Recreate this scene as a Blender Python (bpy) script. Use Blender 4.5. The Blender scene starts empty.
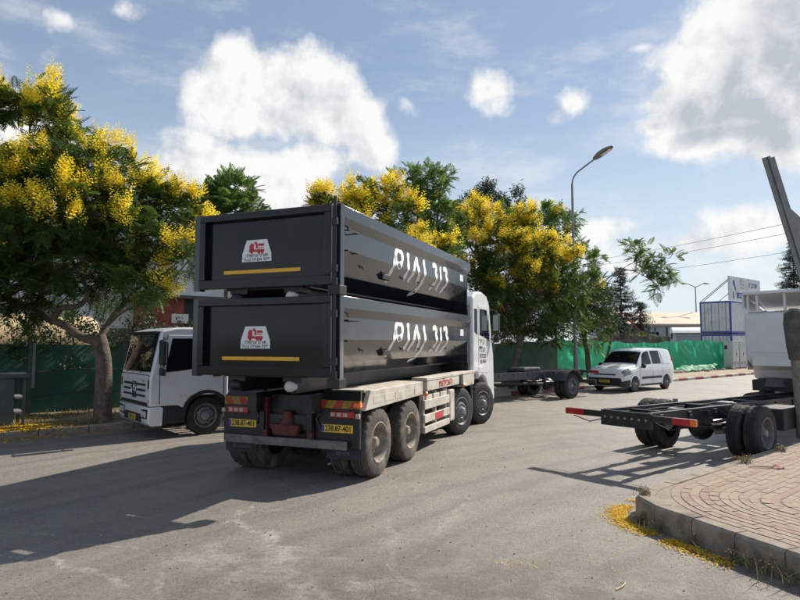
import bpy, bmesh, math, random
import numpy as np
from mathutils import Vector, Matrix, noise
R = math.radians
random.seed(7)
rng = np.random.default_rng(11)
SC = bpy.context.scene
COL = SC.collection

# ------------------------------------------------------------------ camera
CAM_H, FPX, PITCH = 2.05, 600.0, math.atan(43 / 600)
cam = bpy.data.cameras.new('camera')
cam.sensor_width = 36
cam.lens = 36 * FPX / 800
cam.clip_end = 3000
camo = bpy.data.objects.new('camera', cam)
camo.location = (0, 0, CAM_H)
camo.rotation_euler = (math.pi / 2 + PITCH, 0, 0)
COL.objects.link(camo)
SC.camera = camo

# ------------------------------------------------------------------ light
SUN_AZ, SUN_EL = R(50), R(39)          # azimuth to the right of the view axis
SUN_DIR = Vector((math.sin(SUN_AZ) * math.cos(SUN_EL), math.cos(SUN_AZ) * math.cos(SUN_EL), math.sin(SUN_EL)))
sl = bpy.data.lights.new('sun', 'SUN')
sl.energy = 3.9
sl.angle = R(0.53)
sl.color = (1.0, 0.915, 0.79)
slo = bpy.data.objects.new('sun', sl)
slo.rotation_euler = (-SUN_DIR).to_track_quat('-Z', 'Y').to_euler()
slo.location = (20, 20, 30)
COL.objects.link(slo)
SC.view_settings.view_transform = 'Standard'
SC.view_settings.look = 'None'
SC.view_settings.gamma = 1
SC.view_settings.exposure = 0.74
SC.cycles.use_denoising = True
SC.cycles.max_bounces = 6
SC.cycles.use_adaptive_sampling = True
SC.cycles.adaptive_threshold = 0.03
SC.cycles.transparent_max_bounces = 8


class NT:
    """tiny node-tree helper"""
    def __init__(s, tree):
        s.t = tree; s.t.nodes.clear()
    def n(s, typ, **kw):
        nd = s.t.nodes.new(typ)
        for k, v in kw.items():
            if k.startswith('i_'):
                key = k[2:]
                key = int(key) if key.isdigit() else key.replace('_', ' ')
                s.put(nd.inputs[key], v)
            else:
                setattr(nd, k, v)
        return nd
    def put(s, sock, v):
        if isinstance(v, bpy.types.NodeSocket): s.t.links.new(v, sock)
        elif isinstance(v, bpy.types.Node): s.t.links.new(v.outputs[0], sock)
        else:
            if isinstance(v, (tuple, list)) and sock.type == 'RGBA' and len(v) == 3: v = (*v, 1)
            sock.default_value = v
    def m(s, op, a, b=0.0, c=None, clamp=False):
        nd = s.n('ShaderNodeMath', operation=op, use_clamp=clamp)
        s.put(nd.inputs[0], a); s.put(nd.inputs[1], b)
        if c is not None: s.put(nd.inputs[2], c)
        return nd.outputs[0]
    def vm(s, op, a, b=(0, 0, 0)):
        nd = s.n('ShaderNodeVectorMath', operation=op)
        s.put(nd.inputs[0], a); s.put(nd.inputs[1], b)
        return nd.outputs[0]
    def mix(s, f, a, b, mode='MIX'):
        nd = s.n('ShaderNodeMix', data_type='RGBA', blend_type=mode)
        s.put(nd.inputs[0], f); s.put(nd.inputs[6], a); s.put(nd.inputs[7], b)
        return nd.outputs[2]
    def noise(s, vec, scale, detail=4.0, rough=0.55, dim='3D'):
        nd = s.n('ShaderNodeTexNoise', noise_dimensions=dim)
        s.put(nd.inputs['Vector'], vec)
        nd.inputs['Scale'].default_value = scale; nd.inputs['Detail'].default_value = detail
        nd.inputs['Roughness'].default_value = rough
        return nd.outputs[0]
    def ramp(s, v, lo, hi, a=0.0, b=1.0, smooth=True):
        nd = s.n('ShaderNodeMapRange')
        nd.interpolation_type = 'SMOOTHSTEP' if smooth else 'LINEAR'
        s.put(nd.inputs[0], v); s.put(nd.inputs[1], lo); s.put(nd.inputs[2], hi)
        s.put(nd.inputs[3], a); s.put(nd.inputs[4], b)
        return nd.outputs[0]


# ------------------------------------------------------------------ sky
world = bpy.data.worlds.new('World')
SC.world = world
world.use_nodes = True
w = NT(world.node_tree)
SKY_STR = 0.080
sky = w.n('ShaderNodeTexSky', sky_type='NISHITA', sun_disc=False)
sky.sun_elevation = SUN_EL
sky.sun_rotation = SUN_AZ
sky.air_density = 1.0
sky.dust_density = 0.35
sky.ozone_density = 1.2
tc = w.n('ShaderNodeTexCoord')
D = tc.outputs['Generated']


def dirvec(px, py):
    f = Vector((0, math.cos(PITCH), math.sin(PITCH))); u = Vector((0, -math.sin(PITCH), math.cos(PITCH)))
    return (f + Vector((1, 0, 0)) * ((px - 400) / FPX) + u * ((300 - py) / FPX)).normalized()


def azel(px, py):
    d = dirvec(px, py)
    return math.atan2(d.x, d.y), math.asin(d.z)


# clouds: bodies given by azimuth, elevation, size; ragged by noise
CLOUDS = [(240, 95, .085, .080, 1.05), (290, 100, .105, .085, 1.1), (335, 120, .09, .06, 1.0), (205, 165, .085, .05, .95), (265, 175, .13, .06, 1.0), (365, 150, .06, .04, .8), (310, 160, .10, .05, .9),
          (488, 88, .075, .040, .70), (498, 104, .05, .035, .62), (552, 120, .045, .025, .56), (572, 104, .04, .025, .52), (410, 105, .05, .03, .46),
          (710, 108, .11, .060, 1.25), (765, 80, .13, .095, 1.45), (830, 50, .20, .13, 1.5), (725, 132, .14, .032, 1.2), (655, 126, .045, .028, .95), (800, 125, .15, .045, 1.2),
          (712, 24, .06, .024, .58), (640, 48, .06, .016, .48),
          (705, 245, .18, .030, .68), (770, 228, .13, .038, .75), (640, 265, .25, .035, .55), (590, 232, .09, .025, .58),
          (62, 18, .06, .028, .46), (118, 10, .06, .03, .46), (10, 130, .10, .05, .85), (110, 265, .30, .06, .8), (290, 205, .20, .04, .75)]
sep = w.n('ShaderNodeSeparateXYZ'); w.put(sep.inputs[0], D)
az = w.m('ARCTAN2', sep.outputs[0], sep.outputs[1]); elv = w.m('ARCSINE', sep.outputs[2])
P = w.n('ShaderNodeCombineXYZ', i_0=az, i_1=elv).outputs[0]
n1 = w.noise(P, 8.0, 9.0, 0.58, '2D')
n3 = w.noise(w.vm('ADD', P, (.022, .026, 0)), 8.0, 6.0, 0.58, '2D')      # the same field one step towards the sun
body = w.m('MULTIPLY', w.ramp(w.noise(P, 2.1, 2.0, 0.5, '2D'), .50, .80), 0.62)   # loose cover all round the sky
for (px, py, ra, re, k) in CLOUDS:
    a, e = azel(px, py)
    q = w.n('ShaderNodeVectorMath', operation='MULTIPLY_ADD'); w.put(q.inputs[0], P)
    q.inputs[1].default_value = (1 / ra, 1 / re, 0); q.inputs[2].default_value = (-a / ra, -e / re, 0)
    r = w.n('ShaderNodeVectorMath', operation='LENGTH'); w.put(r.inputs[0], q.outputs[0])
    body = w.m('MAXIMUM', body, w.m('MULTIPLY_ADD', r.outputs[1], -.78 * k, 1.22 * k))
dens = w.m('ADD', body, w.m('MULTIPLY', w.m('SUBTRACT', n1, .5), 1.25))
stv = w.n('ShaderNodeMapping'); stv.inputs['Rotation'].default_value = (0, 0, R(24)); stv.inputs['Scale'].default_value = (1.6, 5.2, 1); w.put(stv.inputs[0], P)
wisp = w.ramp(w.noise(stv.outputs[0], 2.4, 7.0, .62, '2D'), .44, .78, 0, .42)     # thin high veils
alpha = w.m('MAXIMUM', w.ramp(dens, .35, .74), wisp)
relief = w.m('MULTIPLY', w.m('SUBTRACT', n3, n1), 3.0)                     # lobes turned from the sun are greyer
sd = w.n('ShaderNodeVectorMath', operation='DOT_PRODUCT'); w.put(sd.inputs[0], D); sd.inputs[1].default_value = SUN_DIR
backlit = w.ramp(sd.outputs[1], .62, .93, .22, 1.0)
thick = w.m('ADD', w.m('MULTIPLY', w.ramp(dens, .66, 1.4), backlit), relief, clamp=True)
lit = w.mix(thick, (1.0, .99, .965), (.53, .565, .62))
CLOUD_STR = 0.60
cl = w.n('ShaderNodeVectorMath', operation='SCALE'); w.put(cl.inputs[0], lit); cl.inputs[3].default_value = CLOUD_STR
sk = w.n('ShaderNodeVectorMath', operation='SCALE'); w.put(sk.inputs[0], sky.outputs[0]); sk.inputs[3].default_value = SKY_STR
# pale summer veil low in the sky, even all round
veil = w.ramp(elv, .46, -.02, 0.05, .80)
ev = w.mix(.5, sk.outputs[0], (.178, .232, .322))      # haze evens the blue out
skv = w.mix(veil, ev, (.47, .525, .56))
comb = w.mix(w.m('MULTIPLY', alpha, .95), skv, cl.outputs[0])
bg = w.n('ShaderNodeBackground'); w.put(bg.inputs[0], comb); bg.inputs[1].default_value = 1.0
wo = w.n('ShaderNodeOutputWorld'); w.put(wo.inputs[0], bg)
world.cycles.sampling_method = 'MANUAL'
world.cycles.sample_map_resolution = 512

# ------------------------------------------------------------------ frames of reference
RD = R(50)                                        # the road runs 50 degrees right of the view axis
U = Vector((math.sin(RD), math.cos(RD), 0)); V = Vector((math.cos(RD), -math.sin(RD), 0))


def road(u, v, z=0.0):
    p = U * u + V * v
    return Vector((p.x, p.y, z))


def at(px, py, depth):
    """a point of the place, from a bearing in the photograph and a surveyed distance"""
    d = dirvec(px, py)
    return Vector((0, 0, CAM_H)) + d * (depth / d.y)


# ------------------------------------------------------------------ materials
MATS = {}


def pbr(name, col, rough=.5, metal=0.0, var=0.0, vscale=4.0, bump=0.0, bscale=60.0, coat=0.0, dirt=None, dirt_amt=.5, dscale=2.0, spec=.5, bdist=.01, ior=1.5):
    m = bpy.data.materials.new(name); m.use_nodes = True
    t = NT(m.node_tree)
    out = t.n('ShaderNodeOutputMaterial'); p = t.n('ShaderNodeBsdfPrincipled')
    t.put(out.inputs[0], p)
    tcn = t.n('ShaderNodeTexCoord'); v = tcn.outputs['Object']
    c = (*col, 1)
    if var:
        f = t.noise(v, vscale, 5, .6)
        c = t.mix(t.ramp(f, .3, .7), tuple(x * (1 - var) for x in col), tuple(min(1, x * (1 + var)) for x in col))
    rv = rough
    if dirt:
        f = t.m('MULTIPLY', t.ramp(t.noise(v, dscale, 7, .68), .45, .72), dirt_amt)
        c = t.mix(f, c, dirt)
        rv = t.m('ADD', rough, t.m('MULTIPLY', f, .4), clamp=True)
    t.put(p.inputs['Base Color'], c); t.put(p.inputs['Roughness'], rv)
    p.inputs['Metallic'].default_value = metal; p.inputs['IOR'].default_value = ior
    p.inputs['Specular IOR Level'].default_value = spec
    p.inputs['Coat Weight'].default_value = coat
    p.inputs['Coat Roughness'].default_value = .06
    if bump:
        b = t.n('ShaderNodeBump'); b.inputs['Strength'].default_value = bump; b.inputs['Distance'].default_value = bdist
        t.put(b.inputs['Height'], t.noise(v, bscale, 4, .6)); t.put(p.inputs['Normal'], b)
    MATS[name] = m
    return m


def leafmat(name, c1, c2, trans=.35, tcol=None, rough=.55):
    m = bpy.data.materials.new(name); m.use_nodes = True
    t = NT(m.node_tree)
    out = t.n('ShaderNodeOutputMaterial'); p = t.n('ShaderNodeBsdfPrincipled'); tr = t.n('ShaderNodeBsdfTranslucent'); mx = t.n('ShaderNodeMixShader')
    a = t.n('ShaderNodeAttribute', attribute_name='tint')
    c = t.mix(a.outputs['Fac'], c1, c2)
    t.put(p.inputs['Base Color'], c); p.inputs['Roughness'].default_value = rough; p.inputs['Specular IOR Level'].default_value = .35
    t.put(tr.inputs[0], t.mix(.5, c, tcol or c2))
    mx.inputs[0].default_value = trans
    t.put(mx.inputs[1], p); t.put(mx.inputs[2], tr); t.put(out.inputs[0], mx)
    MATS[name] = m
    return m


pbr('black_gloss', (.020, .026, .035), .12, 0, .2, 1.2, .015, 2.5, coat=.15, dirt=(.12, .11, .10), dirt_amt=.12, dscale=4.5, ior=1.58)
pbr('door_black_shaded', (.004, .005, .007), .14, 0, .3, 1.5, .03, 3, dirt=(.05, .047, .042), dirt_amt=.12, dscale=1.6, spec=.38)  # same paint as the flanks, coloured darker for the shaded rear
pbr('chevron_yellow', (.33, .22, .03), .6, 0, .2, 12, dirt=(.12, .09, .06), dirt_amt=.6, dscale=8)
pbr('chevron_red', (.42, .03, .02), .5, 0, .2, 12, dirt=(.15, .07, .05), dirt_amt=.5, dscale=8)
pbr('black_frame', (.012, .012, .013), .45, 0, .3, 5, dirt=(.09, .078, .065), dirt_amt=.3, dscale=4)
pbr('chassis_black', (.014, .015, .017), .38, 0, .3, 5, dirt=(.10, .085, .07), dirt_amt=.3, dscale=5)
pbr('chassis_grey', (.045, .05, .058), .42, 0, .2, 5, dirt=(.16, .14, .11), dirt_amt=.4, dscale=4)
pbr('black_plastic', (.02, .021, .023), .55, 0, .2, 8, .1, 300)
pbr('rubber', (.022, .021, .021), .8, 0, .3, 8, .15, 120, dirt=(.13, .115, .095), dirt_amt=.4, dscale=5)
pbr('dusty_rubber', (.07, .063, .056), .9, 0, .3, 8, .2, 120, dirt=(.26, .228, .182), dirt_amt=.9, dscale=2.2)
pbr('dusty_rim', (.30, .265, .215), .75, .1, .3, 9, dirt=(.12, .10, .08), dirt_amt=.7, dscale=7)
pbr('steel_rim', (.17, .17, .172), .6, .1, .25, 8, dirt=(.07, .06, .05), dirt_amt=.7, dscale=9)
pbr('white_paint', (.72, .73, .745), .28, 0, .03, 2, coat=.5, dirt=(.42, .38, .31), dirt_amt=.22, dscale=2.2)
pbr('white_van', (.80, .81, .82), .25, 0, .02, 2, coat=.6, dirt=(.5, .46, .4), dirt_amt=.1, dscale=2)
pbr('cream_metal', (.58, .535, .465), .55, 0, .1, 3, dirt=(.22, .175, .13), dirt_amt=.65, dscale=3.2)
pbr('grey_metal', (.26, .265, .27), .5, .2, .15, 4, dirt=(.12, .1, .08), dirt_amt=.45, dscale=4)
pbr('dull_bar', (.17, .155, .14), .6, .1, .25, 5, .1, 30, dirt=(.06, .05, .042), dirt_amt=.7, dscale=6)
pbr('red_brown', (.105, .020, .017), .6, 0, .25, 6, dirt=(.04, .03, .026), dirt_amt=.6, dscale=5)
pbr('red_lamp', (.42, .010, .010), .2, 0, .1, 30, coat=.6)
pbr('orange_lamp', (.85, .19, .02), .2, 0, .1, 30, coat=.6)
pbr('white_lamp', (.72, .72, .72), .15, 0, .1, 30, coat=.6)
pbr('lamp_clear', (.45, .33, .32), .2, 0, .3, 30, coat=.5)
pbr('head_lamp', (.16, .17, .18), .12, 0, .5, 14, coat=.8)
pbr('reflect_yellow', (.80, .42, .02), .4, 0, .06, 20)
pbr('plate_yellow', (.83, .53, .04), .35, 0, .04, 20)
pbr('blue_mark', (.03, .06, .32), .4)
pbr('sticker_white', (.78, .78, .78), .4, 0, .04, 10)
pbr('print_black', (.015, .015, .015), .6)
pbr('print_red', (.50, .03, .045), .5)
pbr('print_blue', (.03, .06, .30), .5)
pbr('print_grey', (.17, .17, .17), .6)
pbr('spray_white', (.86, .86, .85), .7, 0, .06, 25)
pbr('dark_glass', (.006, .008, .009), .03, 0, .2, 1.5, spec=.26)
pbr('mirror_glass', (.55, .6, .63), .03, 1.0)
pbr('seat_cloth', (.05, .05, .055), .9)
pbr('kerb_stone', (.275, .235, .185), .92, 0, .22, 4, .6, 45, dirt=(.13, .108, .085), dirt_amt=.85, dscale=2.6)
pbr('kerb_red', (.36, .10, .075), .8, 0, .2, 4, .2, 55, dirt=(.33, .29, .24), dirt_amt=.75, dscale=4)
pbr('kerb_white', (.58, .55, .50), .8, 0, .14, 4, .2, 55, dirt=(.25, .22, .18), dirt_amt=.6, dscale=4)
pbr('paver_red', (.320, .242, .190), .88, 0, .2, 2.2, .4, 70, dirt=(.34, .28, .22), dirt_amt=.85, dscale=1.3)
pbr('paver_dark', (.300, .208, .165), .88, 0, .2, 2.2, .4, 70, dirt=(.32, .26, .205), dirt_amt=.8, dscale=1.3)
pbr('paver_sand', (.330, .258, .202), .88, 0, .16, 2.2, .4, 70, dirt=(.31, .25, .20), dirt_amt=.7, dscale=1.3)
pbr('joint_sand', (.215, .17, .13), .95, 0, .25, 3, .3, 90)
pbr('far_paving', (.36, .285, .22), .9, 0, .22, 1.6, .3, 40, dirt=(.26, .21, .15), dirt_amt=.7, dscale=.7)
pbr('soil', (.19, .15, .10), .95, 0, .35, 1.3, .5, 25, dirt=(.10, .085, .045), dirt_amt=.7, dscale=1.2)
pbr('bark', (.125, .098, .078), .92, 0, .4, 7, .8, 22, dirt=(.22, .19, .155), dirt_amt=.5, dscale=9, bdist=.03)
pbr('twig', (.17, .15, .115), .85, 0, .3, 12)
pbr('galvanised', (.22, .225, .225), .5, .5, .15, 3, dirt=(.30, .29, .28), dirt_amt=.3, dscale=2)
pbr('post_concrete', (.25, .228, .195), .9, 0, .2, 4, .4, 40, dirt=(.13, .115, .095), dirt_amt=.6, dscale=5)
pbr('post_wrap', (.10, .095, .085), .85, 0, .3, 6, .5, 25)
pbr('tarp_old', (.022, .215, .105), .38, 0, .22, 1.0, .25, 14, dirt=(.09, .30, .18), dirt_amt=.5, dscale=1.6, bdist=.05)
pbr('mesh_green_shaded', (.014, .082, .055), .65, 0, .3, .9, .3, 30, dirt=(.05, .085, .06), dirt_amt=.6, dscale=1.2, bdist=.03)  # left fence mesh; its green is also darkened to paint in shade
pbr('rope', (.03, .035, .03), .8)
pbr('building_white', (.66, .67, .68), .85, 0, .05, .5, .1, 20, dirt=(.45, .44, .42), dirt_amt=.4, dscale=.45)
pbr('brick_red', (.26, .075, .05), .85, 0, .25, 3, .3, 30)
pbr('dark_opening', (.035, .032, .03), .7, 0, .3, 2)
pbr('wall_grey', (.11, .11, .115), .9, 0, .2, 1.0, .3, 20)
pbr('tank_beige', (.66, .50, .29), .6, 0, .1, 1.2, dirt=(.42, .33, .2), dirt_amt=.4, dscale=1.2)
pbr('cabinet_green', (.055, .075, .072), .5, 0, .15, 3, dirt=(.12, .11, .09), dirt_amt=.4, dscale=3)
pbr('cabinet_white', (.56, .565, .55), .6, 0, .06, 2, dirt=(.36, .34, .3), dirt_amt=.4, dscale=2)
pbr('container_white', (.66, .68, .70), .5, 0, .06, 1.5, dirt=(.40, .36, .31), dirt_amt=.5, dscale=1.1)
pbr('container_blue', (.05, .085, .33), .5, 0, .1, 2)
pbr('roof_tan', (.55, .45, .34), .75, 0, .08, .4)
pbr('wall_bluegrey', (.34, .40, .44), .75, 0, .08, .5)
pbr('rust_junk', (.12, .09, .075), .85, 0, .4, 1.5, .4, 12)
pbr('wire', (.10, .10, .105), .6)
pbr('rubble_stone', (.30, .26, .21), .95, 0, .3, 5, .4, 25)
leafmat('leaf_flame', (.026, .062, .014), (.095, .155, .034), .34, (.16, .23, .03))
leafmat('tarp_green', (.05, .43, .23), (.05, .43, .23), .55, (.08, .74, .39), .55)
leafmat('leaf_light', (.05, .11, .025), (.10, .18, .045), .42, (.16, .26, .05))
leafmat('leaf_dark', (.018, .038, .016), (.045, .075, .030), .25, (.07, .11, .03))
leafmat('needle', (.012, .022, .015), (.030, .045, .028), .12, (.03, .05, .03))
leafmat('blossom', (.80, .58, .02), (.94, .82, .10), .5, (.96, .80, .06), .7)
leafmat('petal_dry', (.60, .35, .02), (.82, .55, .04), .2, (.8, .5, .03), .8)
leafmat('weed', (.12, .115, .045), (.30, .25, .13), .3, (.25, .22, .1))
leafmat('dry_grass', (.14, .13, .045), (.32, .25, .08), .3, (.3, .25, .08))


# ------------------------------------------------------------------ mesh helper
class MB:
    def __init__(s): s.v, s.f, s.mi = [], [], []; s.cur = 0
    def add(s, vs, fs):
        o = len(s.v); s.v += [tuple(p) for p in vs]
        s.f += [tuple(i + o for i in f) for f in fs]; s.mi += [s.cur] * len(fs)
        return s
    def box(s, x0, x1, y0, y1, z0, z1):
        return s.add([(x0, y0, z0), (x1, y0, z0), (x1, y1, z0), (x0, y1, z0), (x0, y0, z1), (x1, y0, z1), (x1, y1, z1), (x0, y1, z1)],
                     [(3, 2, 1, 0), (4, 5, 6, 7), (0, 1, 5, 4), (1, 2, 6, 5), (2, 3, 7, 6), (3, 0, 4, 7)])
    def bar(s, a, b, w_, h, up=(0, 0, 1)):
        a, b = Vector(a), Vector(b); d = (b - a).normalized(); up = Vector(up)
        x = d.cross(up)
        x = x.normalized() if x.length > 1e-6 else Vector((1, 0, 0))
        y = x.cross(d)
        vs = []
        for p in (a, b):
            for sx, sy in ((-1, -1), (1, -1), (1, 1), (-1, 1)): vs.append(p + x * (sx * w_ / 2) + y * (sy * h / 2))
        return s.add(vs, [(3, 2, 1, 0), (4, 5, 6, 7), (0, 1, 5, 4), (1, 2, 6, 5), (2, 3, 7, 6), (3, 0, 4, 7)])
    def prism(s, poly, axis, a, b):
        n = len(poly)
        def mk(p, t):
            return {'x': (t, p[0], p[1]), 'y': (p[0], t, p[1]), 'z': (p[0], p[1], t)}[axis]
        vs = [mk(p, a) for p in poly] + [mk(p, b) for p in poly]
        fs = [tuple(range(n))[::-1], tuple(range(n, 2 * n))] + [(i, (i + 1) % n, n + (i + 1) % n, n + i) for i in range(n)]
        return s.add(vs, fs)
    def tube(s, pts, rad, n=8, cap=True):
        pts = [Vector(p) for p in pts]
        if not isinstance(rad, (list, tuple)): rad = [rad] * len(pts)
        vs, fs = [], []
        ref = Vector((0.13, 0.21, 1)).normalized(); prev = None
        for i, p in enumerate(pts):
            d = (pts[min(i + 1, len(pts) - 1)] - pts[max(i - 1, 0)]).normalized()
            if prev is None:
                x = d.cross(ref)
                if x.length < .2: x = d.cross(Vector((1, 0, 0)))
            else: x = prev - d * prev.dot(d)
            x.normalize(); prev = x; y = d.cross(x)
            for k in range(n):
                a = 2 * math.pi * k / n
                vs.append(p + (x * math.cos(a) + y * math.sin(a)) * rad[i])
        for i in range(len(pts) - 1):
            for k in range(n):
                fs.append((i * n + k, i * n + (k + 1) % n, (i + 1) * n + (k + 1) % n, (i + 1) * n + k))
        if cap:
            fs.append(tuple(range(n))[::-1]); fs.append(tuple((len(pts) - 1) * n + k for k in range(n)))
        return s.add(vs, fs)
    def cyl(s, a, b, r, n=14): return s.tube([a, b], r, n)
    def lathe(s, prof, n=32, center=(0, 0, 0), mod=None):
        """profile (radius, x) turned about the x axis"""
        vs, fs = [], []
        for i, (r, h) in enumerate(prof):
            for k in range(n):
                a = 2 * math.pi * k / n
                rr = r + (mod(i, k) if mod else 0)
                vs.append((center[0] + h, center[1] + rr * math.cos(a), center[2] + rr * math.sin(a)))
        for i in range(len(prof) - 1):
            for k in range(n):
                fs.append((i * n + k, (i + 1) * n + k, (i + 1) * n + (k + 1) % n, i * n + (k + 1) % n))
        return s.add(vs, fs)
    def grid(s, fn, nu, nv):
        vs = [fn(i / nu, j / nv) for i in range(nu + 1) for j in range(nv + 1)]
        fs = [(i * (nv + 1) + j, (i + 1) * (nv + 1) + j, (i + 1) * (nv + 1) + j + 1, i * (nv + 1) + j + 1) for i in range(nu) for j in range(nv)]
        return s.add(vs, fs)
    def ball(s, c, r, n=10, m=6):
        c = Vector(c); r = Vector(r) if isinstance(r, (tuple, list, Vector)) else Vector((r, r, r))
        return s.grid(lambda a, b: (c.x + r.x * math.cos(2 * math.pi * a) * math.sin(math.pi * b), c.y + r.y * math.sin(2 * math.pi * a) * math.sin(math.pi * b), c.z - r.z * math.cos(math.pi * b)), n, m)
    def mesh(s, name, mat, smooth=None):
        me = bpy.data.meshes.new(name); me.from_pydata(s.v, [], s.f)
        for m in (mat if isinstance(mat, (list, tuple)) else [mat]): me.materials.append(MATS[m])
        if any(s.mi): me.polygons.foreach_set('material_index', s.mi)
        bm = bmesh.new(); bm.from_mesh(me)
        bmesh.ops.recalc_face_normals(bm, faces=bm.faces); bm.to_mesh(me); bm.free()
        if smooth:
            me.shade_smooth(); me.set_sharp_from_angle(angle=R(smooth))
        return me
    def build(s, name, mat, parent=None, bevel=0, smooth=None, seg=2):
        return obj(name, s.mesh(name, mat, smooth), parent, bevel, seg)


def obj(name, me, parent=None, bevel=0, seg=2):
    o = bpy.data.objects.new(name, me); COL.objects.link(o); o.parent = parent
    if bevel:
        b = o.modifiers.new('bevel', 'BEVEL'); b.width = bevel; b.segments = seg; b.limit_method = 'ANGLE'; b.angle_limit = R(35)
        b.harden_normals = False
    return o


def tag(o, label, cat, group=None):
    o['label'] = label; o['category'] = cat
    if group: o['group'] = group
    return o


def struct(o): o['kind'] = 'structure'; return o
def stuff(o): o['kind'] = 'stuff'; return o


def thing(name, label, cat, loc=(0, 0, 0), rz=0, group=None):
    o = bpy.data.objects.new(name, None); COL.objects.link(o)
    o.empty_display_size = .3
    o.location = loc; o.rotation_euler = (0, 0, rz)
    return tag(o, label, cat, group)


def copy_tree(o, parent=None):
    c = o.copy(); COL.objects.link(c); c.parent = parent
    for ch in list(o.children): copy_tree(ch, c)
    return c


def text(name, s, size, mat, parent, mtx, align='CENTER', squash=1.0, bold=0.0):
    cu = bpy.data.curves.new(name, 'FONT'); cu.body = s; cu.size = size; cu.align_x = align; cu.align_y = 'CENTER'
    cu.offset = bold; cu.resolution_u = 3
    o = bpy.data.objects.new(name, cu); COL.objects.link(o)
    dg = bpy.context.evaluated_depsgraph_get(); dg.update()
    me = bpy.data.meshes.new_from_object(o.evaluated_get(dg)); bpy.data.objects.remove(o)
    me.transform(mtx @ Matrix.Diagonal((squash, 1, 1, 1)))
    me.materials.clear(); me.materials.append(MATS[mat]); me.name = name
    return obj(name, me, parent)


def face_mtx(loc, right, up):
    r, u = Vector(right).normalized(), Vector(up).normalized(); n = r.cross(u)
    m = Matrix((r, u, n)).transposed().to_4x4(); m.translation = Vector(loc)
    return m


def quads_object(name, q, mat, parent=None, tint=None):
    """many loose quads (n,4,3) as one mesh, with a tint value for each"""
    q = np.asarray(q, dtype=np.float32).reshape(-1, 4, 3); n = len(q)
    me = bpy.data.meshes.new(name)
    me.vertices.add(n * 4); me.vertices.foreach_set('co', q.reshape(-1))
    me.loops.add(n * 4); me.loops.foreach_set('vertex_index', np.arange(n * 4, dtype=np.int32))
    me.polygons.add(n); me.polygons.foreach_set('loop_start', np.arange(0, n * 4, 4, dtype=np.int32))
    me.update(calc_edges=True)
    a = me.attributes.new('tint', 'FLOAT', 'FACE')
    a.data.foreach_set('value', (rng.random(n) if tint is None else np.asarray(tint)).astype(np.float32))
    me.materials.append(MATS[mat])
    return obj(name, me, parent)


def scatter(tmpl, pos, dirs, scale, up=(0, 0, 1), roll=None):
    """place a template of quads (k,4,3; x along, z up) at pos, x turned to dirs"""
    tmpl = np.asarray(tmpl).reshape(-1, 3); pos = np.asarray(pos); n = len(pos)
    x = np.asarray(dirs, float); x /= np.linalg.norm(x, axis=1, keepdims=True) + 1e-9
    upv = np.tile(np.asarray(up, float), (n, 1)) + rng.normal(0, .02, (n, 3))
    y = np.cross(upv, x); y /= np.linalg.norm(y, axis=1, keepdims=True) + 1e-9
    z = np.cross(x, y)
    if roll is not None:
        c, s_ = np.cos(roll)[:, None], np.sin(roll)[:, None]
        y, z = y * c + z * s_, z * c - y * s_
    sc = np.asarray(scale).reshape(-1, 1, 1) * np.ones((n, 1, 1))
    out = tmpl[None, :, 0:1] * x[:, None, :] + tmpl[None, :, 1:2] * y[:, None, :] + tmpl[None, :, 2:3] * z[:, None, :]
    return (pos[:, None, :] + out * sc).reshape(-1, 4, 3)


# ================================================================== SETTING
def gp(px, py):
    d = dirvec(px, py); s = -CAM_H / d.z
    return d.x * s, d.y * s


SCUFFS = [(*gp(a, b), *gp(c, d), w_, k) for (a, b, c, d, w_, k) in (
    (232, 512, 262, 545, .10, .75), (255, 535, 318, 605, .22, .85), (215, 548, 245, 600, .16, .6), (14, 553, 60, 566, .05, .8), (60, 566, 128, 588, .06, .8), (150, 602, 166, 576, .05, .75),
    (225, 522, 250, 508, .05, .7), (284, 480, 300, 497, .05, .5), (312, 478, 318, 495, .04, .45), (392, 520, 402, 600, .08, .45), (180, 560, 300, 575, .30, .45), (200, 590, 330, 560, .10, .4), (330, 505, 420, 470, .06, .35),
    (90, 545, 160, 556, .05, .35), (420, 560, 470, 500, .06, .35), (0, 470, 190, 440, .25, .3))]


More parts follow.
